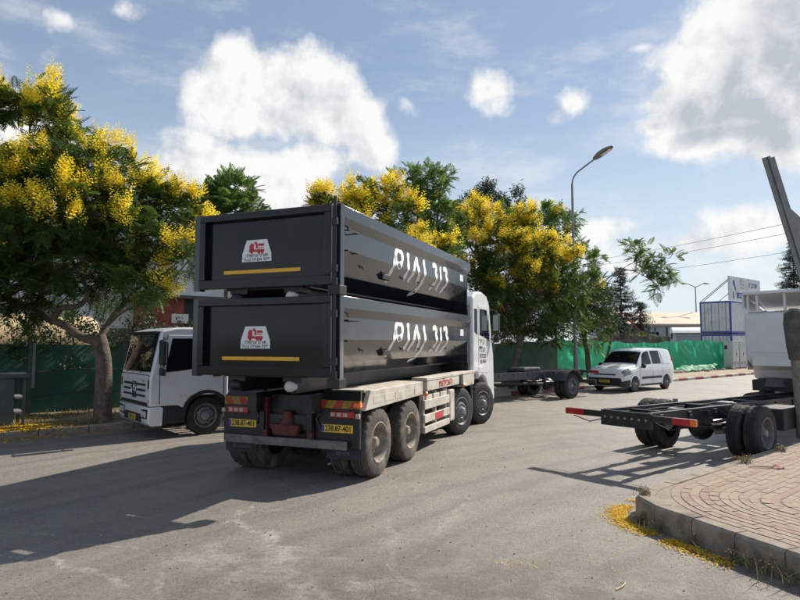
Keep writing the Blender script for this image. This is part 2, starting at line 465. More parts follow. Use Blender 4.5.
def asphalt():
    m = bpy.data.materials.new('asphalt'); m.use_nodes = True
    t = NT(m.node_tree)
    out = t.n('ShaderNodeOutputMaterial'); p = t.n('ShaderNodeBsdfPrincipled'); t.put(out.inputs[0], p)
    v = t.n('ShaderNodeTexCoord').outputs['Object']
    big = t.noise(v, .22, 5, .6); mid = t.noise(v, 1.3, 6, .65); fine = t.noise(v, 42, 4, .7); grit = t.noise(v, 150, 2, .6)
    c = t.mix(t.ramp(big, .32, .68), (.205, .180, .152), (.275, .245, .210))
    c = t.mix(t.m('MULTIPLY', t.ramp(mid, .40, .68), .38), c, (.15, .138, .125))
    # rubbed bands where lorries swing round the corner
    s = t.n('ShaderNodeSeparateXYZ'); t.put(s.inputs[0], t.vm('ADD', v, (-13.0, 3.0, 0)))
    rr = t.m('SQRT', t.m('ADD', t.m('MULTIPLY', s.outputs[0], s.outputs[0]), t.m('MULTIPLY', s.outputs[1], s.outputs[1])))
    rr = t.m('ADD', rr, t.m('MULTIPLY', t.m('SUBTRACT', t.noise(v, .5, 3), .5), .8))
    rc = t.n('ShaderNodeCombineXYZ', i_0=rr)
    band = t.noise(rc.outputs[0], 1.7, 3, .55)
    c = t.mix(t.m('MULTIPLY', t.ramp(band, .46, .62), .55), c, (.105, .096, .086))
    wz = t.n('ShaderNodeTexNoise', i_Scale=1.1, i_Detail=3.0); t.put(wz.inputs['Vector'], v)
    wsub = t.vm('SUBTRACT', wz.outputs[1], (.5, .5, .5)); wsc = t.n('ShaderNodeVectorMath', operation='SCALE'); t.put(wsc.inputs[0], wsub); wsc.inputs[3].default_value = .7
    vw = t.vm('MULTIPLY', t.vm('ADD', v, wsc.outputs[0]), (1, 1, 0))
    # chalky scrapes
    st = t.n('ShaderNodeMapping'); st.inputs['Rotation'].default_value = (0, 0, R(38)); st.inputs['Scale'].default_value = (.8, 2.0, 1)
    t.put(st.inputs[0], v)
    scr = t.ramp(t.noise(st.outputs[0], .8, 8, .72), .55, .66)
    s2 = t.n('ShaderNodeSeparateXYZ'); t.put(s2.inputs[0], t.vm('ADD', v, (1.6, -6.1, 0)))
    near = t.m('SQRT', t.m('ADD', t.m('MULTIPLY', s2.outputs[0], s2.outputs[0]), t.m('MULTIPLY', t.m('MULTIPLY', s2.outputs[1], s2.outputs[1]), 1.6)))
    scr = t.m('MULTIPLY', scr, t.ramp(near, 4.4, .8, .15, 1.0))
    scr = t.m('MULTIPLY', scr, t.ramp(fine, .36, .58, .25, 1.0))
    c = t.mix(t.m('MULTIPLY', scr, .8), c, (.46, .43, .385))
    # pale scrapes left by dragged skips and turning tyres
    worn = None
    for (ax, ay, bx_, by_, wd, k) in SCUFFS:
        a = Vector((ax, ay, 0)); ba = Vector((bx_ - ax, by_ - ay, 0))
        pa = t.vm('SUBTRACT', vw, tuple(a))
        dp = t.n('ShaderNodeVectorMath', operation='DOT_PRODUCT'); t.put(dp.inputs[0], pa); dp.inputs[1].default_value = ba / ba.length_squared
        hh = t.m('MULTIPLY', dp.outputs[1], 1.0, clamp=True)
        sc2 = t.n('ShaderNodeVectorMath', operation='SCALE'); sc2.inputs[0].default_value = ba; t.put(sc2.inputs[3], hh)
        ln = t.n('ShaderNodeVectorMath', operation='LENGTH'); t.put(ln.inputs[0], t.vm('SUBTRACT', pa, sc2.outputs[0]))
        mk = t.ramp(ln.outputs[1], wd, wd * .1, 0, k)
        worn = mk if worn is None else t.m('MAXIMUM', worn, mk)
    worn = t.m('MULTIPLY', worn, t.ramp(t.noise(v, 5.5, 7, .75), .40, .60))
    c = t.mix(worn, c, (.50, .465, .415))
    # oil drips, cracks, aggregate
    oil = t.ramp(t.noise(t.vm('ADD', v, (7, 3, 0)), .62, 6, .7), .62, .74)
    c = t.mix(t.m('MULTIPLY', oil, .7), c, (.075, .07, .068))
    vo = t.n('ShaderNodeTexVoronoi', feature='DISTANCE_TO_EDGE'); vo.inputs['Scale'].default_value = .42
    warp = t.vm('ADD', v, t.vm('SCALE', t.n('ShaderNodeTexNoise', i_Scale=1.6, i_Vector=v).outputs[1]))
    wn = t.n('ShaderNodeTexNoise', i_Scale=1.5, i_Detail=5.0); t.put(wn.inputs['Vector'], v)
    t.put(vo.inputs['Vector'], t.vm('ADD', v, wn.outputs[1]))
    crack = t.m('MULTIPLY', t.ramp(vo.outputs[0], .012, .002), t.ramp(mid, .42, .6))
    c = t.mix(t.m('MULTIPLY', crack, .12), c, (.07, .063, .055))
    c = t.mix(t.ramp(fine, .42, .70, 0, .55), c, (.36, .33, .295))
    fine2 = t.noise(v, 19, 5, .72)
    c = t.mix(t.ramp(fine2, .50, .36, 0, .55), c, (.10, .088, .075))
    c = t.mix(t.ramp(fine2, .56, .70, 0, .45), c, (.34, .305, .26))
    # earth and gravel swept towards the corner
    s3 = t.n('ShaderNodeSeparateXYZ'); t.put(s3.inputs[0], t.vm('ADD', v, (-.9, -4.3, 0)))
    nd_ = t.m('SQRT', t.m('ADD', t.m('MULTIPLY', t.m('MULTIPLY', s3.outputs[0], s3.outputs[0]), .35), t.m('MULTIPLY', s3.outputs[1], s3.outputs[1])))
    earth = t.m('MULTIPLY', t.ramp(nd_, 3.0, .3), t.ramp(t.noise(v, 2.2, 7, .7), .30, .60))
    c = t.mix(t.m('MULTIPLY', earth, .85), c, (.088, .066, .050))
    c = t.mix(t.ramp(grit, .60, .72, 0, .5), c, (.46, .43, .39))
    c = t.mix(t.ramp(grit, .42, .30, 0, .55), c, (.075, .07, .065))
    t.put(p.inputs['Base Color'], c)
    t.put(p.inputs['Roughness'], t.ramp(mid, .3, .7, .46, .60))
    p.inputs['Specular IOR Level'].default_value = .62
    b = t.n('ShaderNodeBump'); b.inputs['Strength'].default_value = .8; b.inputs['Distance'].default_value = .014
    h = t.m('ADD', t.m('ADD', t.m('ADD', t.m('MULTIPLY', fine, .5), t.m('MULTIPLY', fine2, .8)), grit), t.m('MULTIPLY', crack, -.25))
    t.put(b.inputs['Height'], h); t.put(p.inputs['Normal'], b)
    MATS['asphalt'] = m


asphalt()
struct(MB().add([(-700, -300, 0), (900, -300, 0), (900, 1300, 0), (-700, 1300, 0)], [(0, 1, 2, 3)]).build('asphalt_road', 'asphalt'))

# ---- far pavement along the kerb
KV, FV = -15.3, -19.2             # kerb line and fence line in road coordinates


def road_box(mb, u0, u1, v0, v1, z0, z1):
    c = [road(u0, v0), road(u1, v0), road(u1, v1), road(u0, v1)]
    mb.add([(p.x, p.y, z0) for p in c] + [(p.x, p.y, z1) for p in c], [(3, 2, 1, 0), (4, 5, 6, 7), (0, 1, 5, 4), (1, 2, 6, 5), (2, 3, 7, 6), (3, 0, 4, 7)])
    return mb


pav = struct(road_box(MB(), -16, 75, -60, KV - .16, -.05, .135).build('pavement', 'far_paving'))
struct(road_box(MB(), -16, 15.5, -18.95, KV - .2, .10, .152).build('soil_verge', 'soil'))
struct(road_box(MB(), -30, 90, -90, FV - .25, .10, .160).build('yard_ground', 'soil'))
kme = {}
for k in ('kerb_stone', 'kerb_red', 'kerb_white'):
    kme[k] = MB().prism([(-.16, -.05), (0, -.05), (0, .12), (-.025, .15), (-.16, .15)], 'y', -.492, .492).mesh('kerb_block', k)
for i in range(-14, 62):
    far = i > 15
    k = ('kerb_red' if (i // 1) % 2 else 'kerb_white') if far else 'kerb_stone'
    o = obj('kerb_block', kme[k], pav)
    o.location = road(i, KV, random.uniform(-.006, .006)); o.rotation_euler = (0, 0, -RD + random.uniform(-.006, .006))

# ---- near corner pavement: paving courses that follow a rounded kerb
KH = .25
N2 = Vector((.93, .367, 0)).normalized(); D2 = Vector((N2.y, -N2.x, 0))
C1, C2 = -3.90, Vector((2.95, 6.43, 0)).dot(N2)


def course(o, r, step, t_far=15.0, t_near=6.5):
    """points along the edge shifted inwards by o, corner rounded by r"""
    det = V.x * N2.y - V.y * N2.x
    a, b = C1 + o, C2 + o
    P = Vector(((a * N2.y - b * V.y) / det, (V.x * b - N2.x * a) / det, 0))
    phi = math.acos(max(-1, min(1, U.dot(D2)))); tl = r / math.tan(phi / 2)
    cen = P + (U + D2).normalized() * (r / math.sin(phi / 2))
    pts = []
    n = max(1, int((t_far - tl) / step))
    for i in range(n): pts.append(P + U * (tl + (n - i) * step))
    a0 = math.atan2(*(P + U * tl - cen).yx); a1 = math.atan2(*(P + D2 * tl - cen).yx)
    da = (a1 - a0 + math.pi) % (2 * math.pi) - math.pi
    n = max(2, round(abs(da) * r / step))
    for i in range(n + 1): pts.append(cen + Vector((math.cos(a0 + da * i / n), math.sin(a0 + da * i / n), 0)) * r)
    n = max(1, int((t_near - tl) / step))
    for i in range(1, n + 1): pts.append(P + D2 * (tl + i * step))
    return pts


CR = .75
edge = course(.10, CR, .25)
base_poly = [(p.x, p.y) for p in edge] + [(9.5, -2.0), (30, 2.0), (30, 20)]
isl = struct(MB().prism(base_poly, 'z', -.05, KH - .009).build('corner_pavement', 'joint_sand'))
outer, inner = course(0, CR, .5, 18), course(.17, CR, .5, 18)
m_ = min(len(outer), len(inner))
for i in range(m_ - 1):
    a, b = outer[i], outer[i + 1]
    if (b - a).length < .05: continue
    def inn(p):
        q = min(inner, key=lambda x: (x - p).length); j = inner.index(q)
        best = q
        for k in (j - 1, j):
            if 0 <= k < len(inner) - 1:
                e = inner[k + 1] - inner[k]; tt = max(0, min(1, (p - inner[k]).dot(e) / e.length_squared)); x = inner[k] + e * tt
                if (x - p).length < (best - p).length: best = x
        return best
    d = (b - a).normalized() * .006
    A, B = a + d, b - d; Ai, Bi = inn(A), inn(B)
    dz = random.uniform(-.006, .006); mb = MB()
    ch = .03
    Ac, Bc = A + (Ai - A).normalized() * ch, B + (Bi - B).normalized() * ch
    vs = [(A.x, A.y, -.05), (B.x, B.y, -.05), (Bi.x, Bi.y, -.05), (Ai.x, Ai.y, -.05),
          (A.x, A.y, KH - ch + dz), (B.x, B.y, KH - ch + dz), (Bc.x, Bc.y, KH + dz), (Ac.x, Ac.y, KH + dz), (Bi.x, Bi.y, KH + dz), (Ai.x, Ai.y, KH + dz)]
    mb.add(vs, [(3, 2, 1, 0), (0, 1, 5, 4), (4, 5, 6, 7), (7, 6, 8, 9), (2, 3, 9, 8), (0, 4, 7, 9, 3), (1, 2, 8, 6, 5)])
    mb.build('kerb_stone', 'kerb_stone', isl)
pv = {}
for k in ('paver_red', 'paver_dark', 'paver_sand'):
    pv[k] = MB().prism([(-.0485, 0), (.0485, 0), (.0485, .024), (.042, .030), (-.042, .030), (-.0485, .024)], 'x', -.0985, .0985).mesh('paver', k)
spots = []
row = 0
o_ = .235
while o_ < 5.2:
    pts = course(o_, max(.15, 1.7 - o_), .2045, 13, 5)
    if row % 2: pts = [(a + b) / 2 for a, b in zip(pts, pts[1:])]
    k = ('paver_red', 'paver_red', 'paver_sand', 'paver_dark', 'paver_red', 'paver_sand', 'paver_sand')[row % 7]
    for a, b in zip(pts, pts[1:]):
        c = (a + b) / 2
        if c.y < 3.2 or c.y > 16 or c.x / c.y > .86: continue
        kk = k if random.random() < .82 else random.choice(list(pv))
        spots.append((c, math.atan2(b.y - a.y, b.x - a.x), kk))
    o_ += .1025; row += 1
wedge_a, wedge_b = course(.175, CR, .1, 6, 4), course(.183, 1.7 - .18, .1, 6, 4)
MB().prism([(q.x, q.y) for q in wedge_a] + [(q.x, q.y) for q in wedge_b[::-1]], 'z', -.04, KH - .004).build('concrete_infill', 'kerb_stone', isl)
spots.sort(key=lambda s: s[0].y + (50 if s[0].x / s[0].y > .68 else 0))
rest = {k: MB() for k in pv}
for i, (c, a, k) in enumerate(spots):
    z = KH - .030 + random.uniform(-.0035, .0025)
    if i < 300:
        o = obj('paver', pv[k], isl); o.location = (c.x, c.y, z); o.rotation_euler = (random.uniform(-.012, .012), random.uniform(-.012, .012), a)
    else:
        mt = Matrix.Translation((c.x, c.y, z)) @ Matrix.Rotation(a, 4, 'Z')
        me = pv[k]
        rest[k].add([mt @ v.co for v in me.vertices], [tuple(p.vertices) for p in me.polygons])
for k, mb in rest.items():
    if mb.v: stuff(mb.build('paver_field', k, isl))

# ---- green sheet fence
fence = thing('sheet_fence', 'long fence of green plastic sheet running behind the far pavement', 'fence', road(0, FV), -RD)
postme = MB().cyl((0, 0, .1), (0, 0, 2.25), .03, 8).mesh('fence_post', 'galvanised')
for i, u0 in enumerate(range(-12, 49, 3)):
    right = u0 >= 27  # panels before this take the mesh with shade in its colour
    amp = .12 if right else .05
    amp = .2 if right else .06
    h0, h1 = (2.12 + .10 * math.sin(u0 * 1.7), 2.12 + .10 * math.sin((u0 + 3) * 1.7))
    if right: h0 += .08; h1 += .08
    def f(a, b, u0=u0, h0=h0, h1=h1, amp=amp, right=right):
        y = u0 + 3 * a; hh = h0 * (1 - a) + h1 * a - (.10 if right else .04) * math.sin(math.pi * a)
        z = .14 + b * (hh - .14)
        d = noise.noise((y * .9, z * 1.3, 1)) + .6 * noise.noise((y * 2.3 + z * 1.4, z * 1.2, 5)) + .35 * abs(noise.noise((y * 4 - z * 3, z * 3, 9)))
        env = .35 + .65 * math.sin(math.pi * a)
        return (.05 + d * amp * env, y, z)
    MB().grid(f, 26, 16).build('sheet_panel', 'tarp_green' if right else 'mesh_green_shaded', fence, smooth=60)
    p = obj('fence_post', postme, fence); p.location = (-.12, u0, 0)
for zz in (.62, 1.28):
    MB().tube([(.13, u, zz + .05 * math.sin(u * 1.9)) for u in range(-12, 20)], .014, 5).build('rope', 'rope', fence)

# scraps and stones at the foot of the fence near the cabinets
mb = MB()
for i in range(260):
    u, v = random.uniform(38, 47.5), FV + .3 + abs(random.gauss(0, .35))
    p = road(u, v, .15); s = random.uniform(.05, .22)
    mb.ball((p.x, p.y, p.z + s * .2), (s * random.uniform(.7, 1.3), s, s * .6), 5, 3)
stuff(mb.build('rubble', 'rubble_stone'))
sc_ = thing('sheet_scrap', 'crumpled scrap of green sheet lying at the fence foot by the cabinets', 'plastic sheet', road(43.2, FV + .55, .14), -RD)
MB().grid(lambda a, b: (.8 * (b - .5), 6.4 * (a - .5), .12 + .28 * noise.noise((a * 9, b * 3, 2)) + .18 * (1 - b)), 40, 6).build('sheet', 'tarp_green', sc_, smooth=60)

# ---- electrical cabinets
for i, (u, lab) in enumerate(((47.6, 'grey electrical cabinet with a dark vent at the end of the green fence'), (48.9, 'pale electrical cabinet with white doors beside the grey cabinet'))):
    c = thing('electrical_cabinet', lab, 'electrical cabinet', road(u, FV + .75, .135), -RD, 'cabinets at the fence end')
    MB().box(-.35, .35, -.6, .6, 0, .12).build('plinth', 'post_concrete', c)
    MB().box(-.32, .32, -.56, .56, .12, 2.0).build('housing', 'cabinet_white' if i else 'cabinet_white', c, .015)
    MB().box(-.36, .36, -.6, .6, 2.0, 2.06).build('cap', 'cabinet_white', c, .01)
    for s in (-1, 1):
        MB().box(.322, .335, s * .28 - .25, s * .28 + .25, .2, 1.92).build('door', 'cabinet_white', c, .006)
        MB().box(.336, .342, s * .28 - .16, s * .28 + .16, .3, .55).build('vent', 'grey_metal', c)
    MB().box(-.25, -.05, -.566, -.56, 1.45, 1.75).build('warning_plate', 'dark_opening', c)
    MB().box(.337, .36, .02, .05, 1.0, 1.2).build('handle', 'black_plastic', c)

# ---- street lamp
lp = road(0, 0); p0 = at(576, 372, 27.4)
lamp = thing('street_lamp', 'tall grey street lamp with curved arm at the edge of the far pavement', 'street lamp', (p0.x, p0.y, .13), 0)
MB().tube([(0, 0, 0), (0, 0, 1.4), (0, 0, 1.45), (0, 0, 9.2)], [.105, .10, .085, .05], 12).build('pole', 'galvanised', lamp, smooth=40)
arm = [Vector((0, 0, 9.2))]
for a in range(0, 61, 10):
    arm.append(Vector((0, 0, 9.25)) + V * (.62 * (1 - math.cos(R(a)))) + Vector((0, 0, .62 * math.sin(R(a)))))
arm.append(arm[-1] + V * .95 + Vector((0, 0, .42)))
MB().tube(arm, [.048] * 2 + [.036] * (len(arm) - 2), 10).build('arm', 'galvanised', lamp, smooth=40)
e = arm[-1]; hd = (V + Vector((0, 0, .40))).normalized()
hm = MB(); side = Vector((0, 0, 1)).cross(hd).normalized(); upn = hd.cross(side)
def head_pt(t, a, wd=.25):
    wv = wd * (math.sin(math.pi * min(1, .12 + t * .8)) ** .6); hv = .16 * (math.sin(math.pi * min(.98, .1 + t * .85)) ** .7)
    return e + hd * (t * .95 - .08) + side * (wv * math.cos(a)) + upn * (hv * math.sin(a) if math.sin(a) > 0 else .045 * math.sin(a))
hm.grid(lambda a, b: head_pt(a, 2 * math.pi * b), 10, 16)
hm.build('lamp_head', 'galvanised', lamp, smooth=50)
MB().grid(lambda a, b: e + hd * (.28 + a * .5) + side * ((b - .5) * .24) - upn * (.075 + .05 * math.sin(math.pi * a) * math.sin(math.pi * b)), 6, 6).build('lens', 'white_lamp', lamp, smooth=60)

# ---- far lamp with two heads, wires and poles
p0 = at(697, 335, 92)
fl = thing('twin_lamp', 'distant twin-headed lamp on a thin mast beside the stacked white containers', 'street lamp', (p0.x, p0.y, .1))
MB().tube([(0, 0, 0), (0, 0, 10.6)], [.12, .07], 8).build('mast', 'galvanised', fl)
for s in (-1, 1):
    MB().bar((0, 0, 10.5), (s * 1.3, 0, 11.1), .09, .09).build('arm', 'galvanised', fl)
    MB().ball((s * 1.7, 0, 11.1), (.55, .2, .14), 8, 5).build('lamp_head', 'galvanised', fl, smooth=60)
pl = []
for i, (px, d, hz, lab) in enumerate(((556, 60, 9.4, 'wooden power pole far behind the flowering trees'), (1000, 25, 8.5, 'wooden power pole at the right carrying three wires'))):
    g = at(px, 343, d)
    t = thing('power_pole', lab, 'utility pole', (g.x, g.y, 0), 0, 'power poles')
    MB().tube([(0, 0, 0), (0, 0, hz + .3)], [.16, .1], 8).build('pole', 'bark', t)
    MB().bar((-1.0, 0, hz), (1.0, 0, hz), .1, .12).build('crossarm', 'bark', t)
    for x in (-.9, 0, .9): MB().cyl((x, 0, hz + .06), (x, 0, hz + .3), .04, 6).build('insulator', 'cabinet_white', t)
    pl.append((g, hz))
for i, (lab, x, dz, sag) in enumerate((('uppermost power wire crossing the sky above the containers', -.9, .3, .35), ('middle power wire crossing the sky above the containers', 0, .0, .45), ('lowest power wire crossing the sky above the containers', .9, -.9, .5))):
    a = Vector((pl[0][0].x + x, pl[0][0].y, pl[0][1] + dz)); b = Vector((pl[1][0].x + x, pl[1][0].y, pl[1][1] + dz))
    pts = [a.lerp(b, k / 24) - Vector((0, 0, sag * 4 * (k / 24) * (1 - k / 24))) for k in range(25)]
    tag(MB().tube(pts, .012, 5).build('power_wire', 'wire'), lab, 'wire', 'power wires')

# ---- white storage containers with blue frames, stacked, and the sign on top
def storage_box(z, lab, L=6.06):
    t = thing('storage_container', lab, 'container', road(51.2, -19.75 - 1.22, z), -RD, 'white storage containers')
    h = 2.59
    MB().box(-1.17, 1.17, .05, L - .05, .12, h - .1).build('shell', 'container_white', t)
    for x in (-1.16, 1.16):
        for y in (0, L - .12): MB().box(x - .06, x + .06, y, y + .12, 0, h).build('corner_post', 'container_blue', t)
        for zz in (0, h - .13): MB().box(x - .055, x + .055, .12, L - .12, zz, zz + .13).build('side_rail', 'container_blue', t)
    for y in (0, L - .12):
        for zz in (0, h - .13): MB().box(-1.1, 1.1, y + .004, y + .116, zz, zz + .13).build('end_rail', 'container_blue', t)
    for k in range(4):
        x0 = -1.09 + k * .547
        for (za, zb) in ((.16, .86), (.89, 1.62), (1.65, 2.43)):
            MB().box(x0, x0 + .53, -.0, .05, za, zb).build('door_panel', 'container_white', t, .01)
    for x in (-.83, -.28, .28, .83): MB().cyl((x, -.03, .15), (x, -.03, 2.45), .018, 6).build('lock_bar', 'grey_metal', t)
    cm = MB()
    for k in range(27):
        y = .2 + k * .21; cm.box(1.17, 1.20, y, y + .11, .16, 2.43); cm.box(-1.2, -1.17, y, y + .11, .16, 2.43)
    stuff(cm.build('corrugation', 'container_white', t))
    return t


storage_box(.18, 'lower white storage container partly hidden behind the green fence')
storage_box(2.86, 'upper white storage container with blue edges and the signboard on top')
sb = thing('signboard', 'white and blue signboard propped on top of the upper white container', 'sign', road(51.2, -19.75, 5.46), -RD)
MB().box(-.16, 0, .0, 6.4, .05, 2.0).build('panel', 'container_white', sb, .01)
for y in (.5, 3.2, 5.6): MB().bar((-.16, y, 1.8), (-2.2, y - .3, .03), .05, .05).build('prop', 'grey_metal', sb)
MB().bar((-.16, .1, 1.75), (-2.35, .06, .02), .05, .05).build('prop', 'grey_metal', sb)
fm = lambda y, z: face_mtx((.004, y, z), (0, 1, 0), (0, 0, 1))
text('sign_lettering', 'א בהגת', .62, 'print_blue', sb, fm(4.75, 1.45), bold=.02)
for z, s in ((1.72, 'ןוסחא'), (1.42, 'תולוכמ'), (1.12, 'תורכשה')): text('sign_lettering', s, .26, 'print_grey', sb, fm(2.4, z))
MB().box(.002, .006, 1.25, 3.4, .25, .72).build('sign_band', 'print_blue', sb)
text('sign_lettering', '08-9410', .34, 'sticker_white', sb, face_mtx((.009, 2.3, .48), (0, 1, 0), (0, 0, 1)))
lm = MB(); lm.prism([(.55, 1.6), (.8, 1.75), (1.0, 1.5), (1.2, 1.0), (1.15, .8), (.95, .95), (.8, 1.25), (.6, 1.3)], 'x', .002, .006); lm.box(.002, .006, .5, .72, .2, .75)
lm.build('sign_logo', 'print_blue', sb)

# ---- long low hall with a tan roof, far right
p0 = at(640, 343, 84)
hall = thing('warehouse', 'long low warehouse with a tan sloping roof beyond the green fence', 'building', (p0.x - 1, p0.y, 0), R(4))
MB().box(0, 34, 0, 16, 0, 4.55).build('wall', 'wall_bluegrey', hall)
MB().prism([(-.5, 4.5), (6.5, 6.5), (16.5, 4.6), (16.5, 4.75), (6.5, 6.7), (-.5, 4.72)], 'x', -.6, 34.5).build('roof', 'roof_tan', hall)
for k in range(9): MB().box(2 + k * 3.6, 3.8 + k * 3.6, -.03, .02, 2.6, 3.6).build('window', 'dark_glass', hall)
p0 = at(676, 343, 62)
hh = thing('low_shed', 'low shed with a pale curved roof in front of the warehouse', 'shed', (p0.x, p0.y, 0), R(-20))
MB().box(0, 9, 0, 4, 0, 3.1).build('wall', 'wall_bluegrey', hh)
MB().prism([(-.4, 3.1), (0, 3.35), (1.2, 3.7), (2.8, 3.7), (4.3, 3.2), (4.3, 3.1)], 'x', -.3, 9.3).build('roof', 'container_white', hh)

# ---- yard clutter behind the fence
for i, (px, d, wid, hz, lab) in enumerate(((618, 42, 3.2, 2.62, 'heap of dark rusty scrap showing above the green fence'), (643, 48, 3.0, 2.9, 'brown timber rack showing above the green fence beside the scrap heap'))):
    g = at(px, 343, d)
    t = thing('scrap_heap' if i == 0 else 'timber_rack', lab, 'scrap' if i == 0 else 'rack', (g.x, g.y, .16), -RD)
    for k in range(16):
        y = random.uniform(-wid, wid); z = random.uniform(.3, hz - .2)
        MB().bar((random.uniform(-.6, .6), y - random.uniform(.5, 1.4), z), (random.uniform(-.6, .6), y + random.uniform(.5, 1.4), z + random.uniform(-.3, .3)), .18, .16).build('beam', 'rust_junk', t)
    for y in (-wid, 0, wid):
        for x in (-.5, .5): MB().box(x - .06, x + .06, y - .06, y + .06, 0, hz + (.3 if i else 0)).build('upright', 'rust_junk', t)
    if i: MB().bar((.5, -wid, hz + .8), (.5, wid, .4), .1, .1).build('brace', 'brick_red', t)
    MB().box(-.8, .8, -wid, wid, .0, hz - .5).build('stack', 'rust_junk', t)

# ---- white building at the left with a brick bay
bl = thing('white_building', 'white rendered industrial building behind the left trees with a red brick bay', 'building', road(0, -30), -RD)
MB().box(-14, 0, -14, 20, .1, 7.6).build('wall', 'building_white', bl)
MB().box(-14.15, .15, -14.15, 20.15, 7.6, 7.85).build('parapet', 'wall_bluegrey', bl)
MB().box(.02, .9, 8.6, 10.7, .1, 4.2).build('brick_bay', 'brick_red', bl)
MB().box(.02, .8, 10.7, 13.5, .1, 4.2).build('loading_door', 'dark_opening', bl)
MB().box(.02, 1.2, 8.2, 14.2, 4.2, 4.35).build('canopy', 'wall_grey', bl)
MB().box(.9, .96, 10.1, 10.9, 3.0, 3.45).build('notice', 'sticker_white', bl)
for k in range(5): MB().box(-.02, .05, -12 + k * 4, -10 + k * 4, 4.3, 5.6).build('window', 'dark_glass', bl)
wl = thing('yard_wall', 'dark grey wall with a coping behind the left fence', 'wall', road(0, -25.2), -RD)
MB().box(-.1, .1, -8, 17, .1, 2.62).build('wall', 'wall_grey', wl)
MB().box(-.16, .16, -8, 17, 2.62, 2.72).build('coping', 'wall_bluegrey', wl)
tk = thing('water_tank', 'long beige round-backed tank behind the left fence', 'tank', road(0, -22.2), -RD)
tm = MB()
for i in range(9): pass
prof = [(0.0, -3.6), (.55, -3.58), (.85, -3.5), (1.0, -3.3), (1.03, -3.0), (1.03, 3.0), (1.0, 3.3), (.85, 3.5), (.55, 3.58), (0.0, 3.6)]
vs = MB().lathe(prof, 28)
vs.v = [(y, x, z) for (x, y, z) in vs.v]
o = vs.build('shell', 'tank_beige', tk, smooth=40); o.location = (0, 1.65, 1.95)
for y in (-.6, 3.8): MB().box(-.9, .9, y - .15, y + .15, .1, 1.3).build('cradle', 'wall_grey', tk)

# ---- small green cabinet and post at the left edge
g = at(2, 424, 13.9)
cb = thing('utility_cabinet', 'dark green steel cabinet with a flat top at the left edge under the tree', 'cabinet', (g.x - .28, g.y, .15), -RD)
MB().box(-.42, .42, -.7, .4, 0, 1.1).build('housing', 'cabinet_green', cb, .01)
MB().box(-.5, .5, -.8, .68, 1.1, 1.2).build('top', 'cabinet_green', cb, .01)
for x in (-.4, .4): MB().box(x - .03, x + .03, .56, .62, 0, 1.1).build('leg', 'cabinet_green', cb)
for z in (.28, .62): MB().box(-.4, .4, .42, .6, z, z + .05).build('shelf', 'grey_metal', cb)
g = at(28, 400, 16.2)
po = thing('sign_post', 'thin dark green steel post with a bracket standing before the left fence', 'post', (g.x, g.y, .14), -RD)
MB().box(-.07, .07, -.04, .04, 0, 2.1).build('post', 'cabinet_green', po)
MB().box(.03, .09, .05, .12, .7, 1.9).build('bracket', 'galvanised', po)

# ---- post at the right edge and the steel boom behind it
g = at(805, 440, 11.6)
pp = thing('wrapped_post', 'rough concrete post with a dark wrapped top at the right edge of the paving', 'post', (g.x, g.y, KH - .02), 0)
MB().tube([(0, 0, 0), (.0, 0, .8), (-.02, 0, 1.55)], [.14, .145, .16], 14).build('post', 'post_concrete', pp, smooth=40)
MB().tube([(-.02, 0, 1.5), (-.03, 0, 1.75), (-.05, 0, 2.2), (-.05, 0, 2.4), (-.04, 0, 2.47)], [.18, .21, .23, .21, .13], 14).build('wrap', 'post_wrap', pp, smooth=40)

bd = 14.5
T, B = at(767, 157, bd), at(815, 310, bd)
base = B + (B - T) * .6
cr = thing('loader_crane', 'grey steel loader crane boom rising at the right edge above the lorry', 'crane', (base.x + .6, base.y, KH - .02), 0)
L = lambda p: Vector(p) - Vector((base.x + .6, base.y, KH - .02))
bm_ = MB(); dd = (B - T).normalized()
bm_.bar(L(T), L(base), .17, .06); bm_.build('boom', 'galvanised', cr, .006)
fl_ = MB()
for s in (-1, 1): fl_.bar(L(T + dd * .02) + Vector((s * .075, -.03, 0)), L(base) + Vector((s * .075, -.03, 0)), .03, .16)
fl_.build('boom_flange', 'galvanised', cr, .004)
q0, q1 = at(779, 207, bd + .25), at(812, 300, bd + .25)
MB().prism([(0, 0), (.16, .02), (.95, -.75), (1.15, -2.6), (.72, -2.55), (.10, -.35)], 'y', -.09, .09).build('inner_arm', 'grey_metal', cr, .01).location = L(q0)
MB().tube([L(base) + Vector((0, .1, .5)), L(B) + Vector((.25, .1, .2))], .05, 10).build('ram', 'steel_rim', cr)
MB().box(-.9, .9, -.5, .5, 0, .28).build('base_plate', 'grey_metal', cr, .01)
MB().tube([(0, 0, .28), (0, 0, max(.6, L(base).z + .2))], [.28, .22], 14).build('column', 'grey_metal', cr)


# ================================================================== VEHICLES
WM = {}


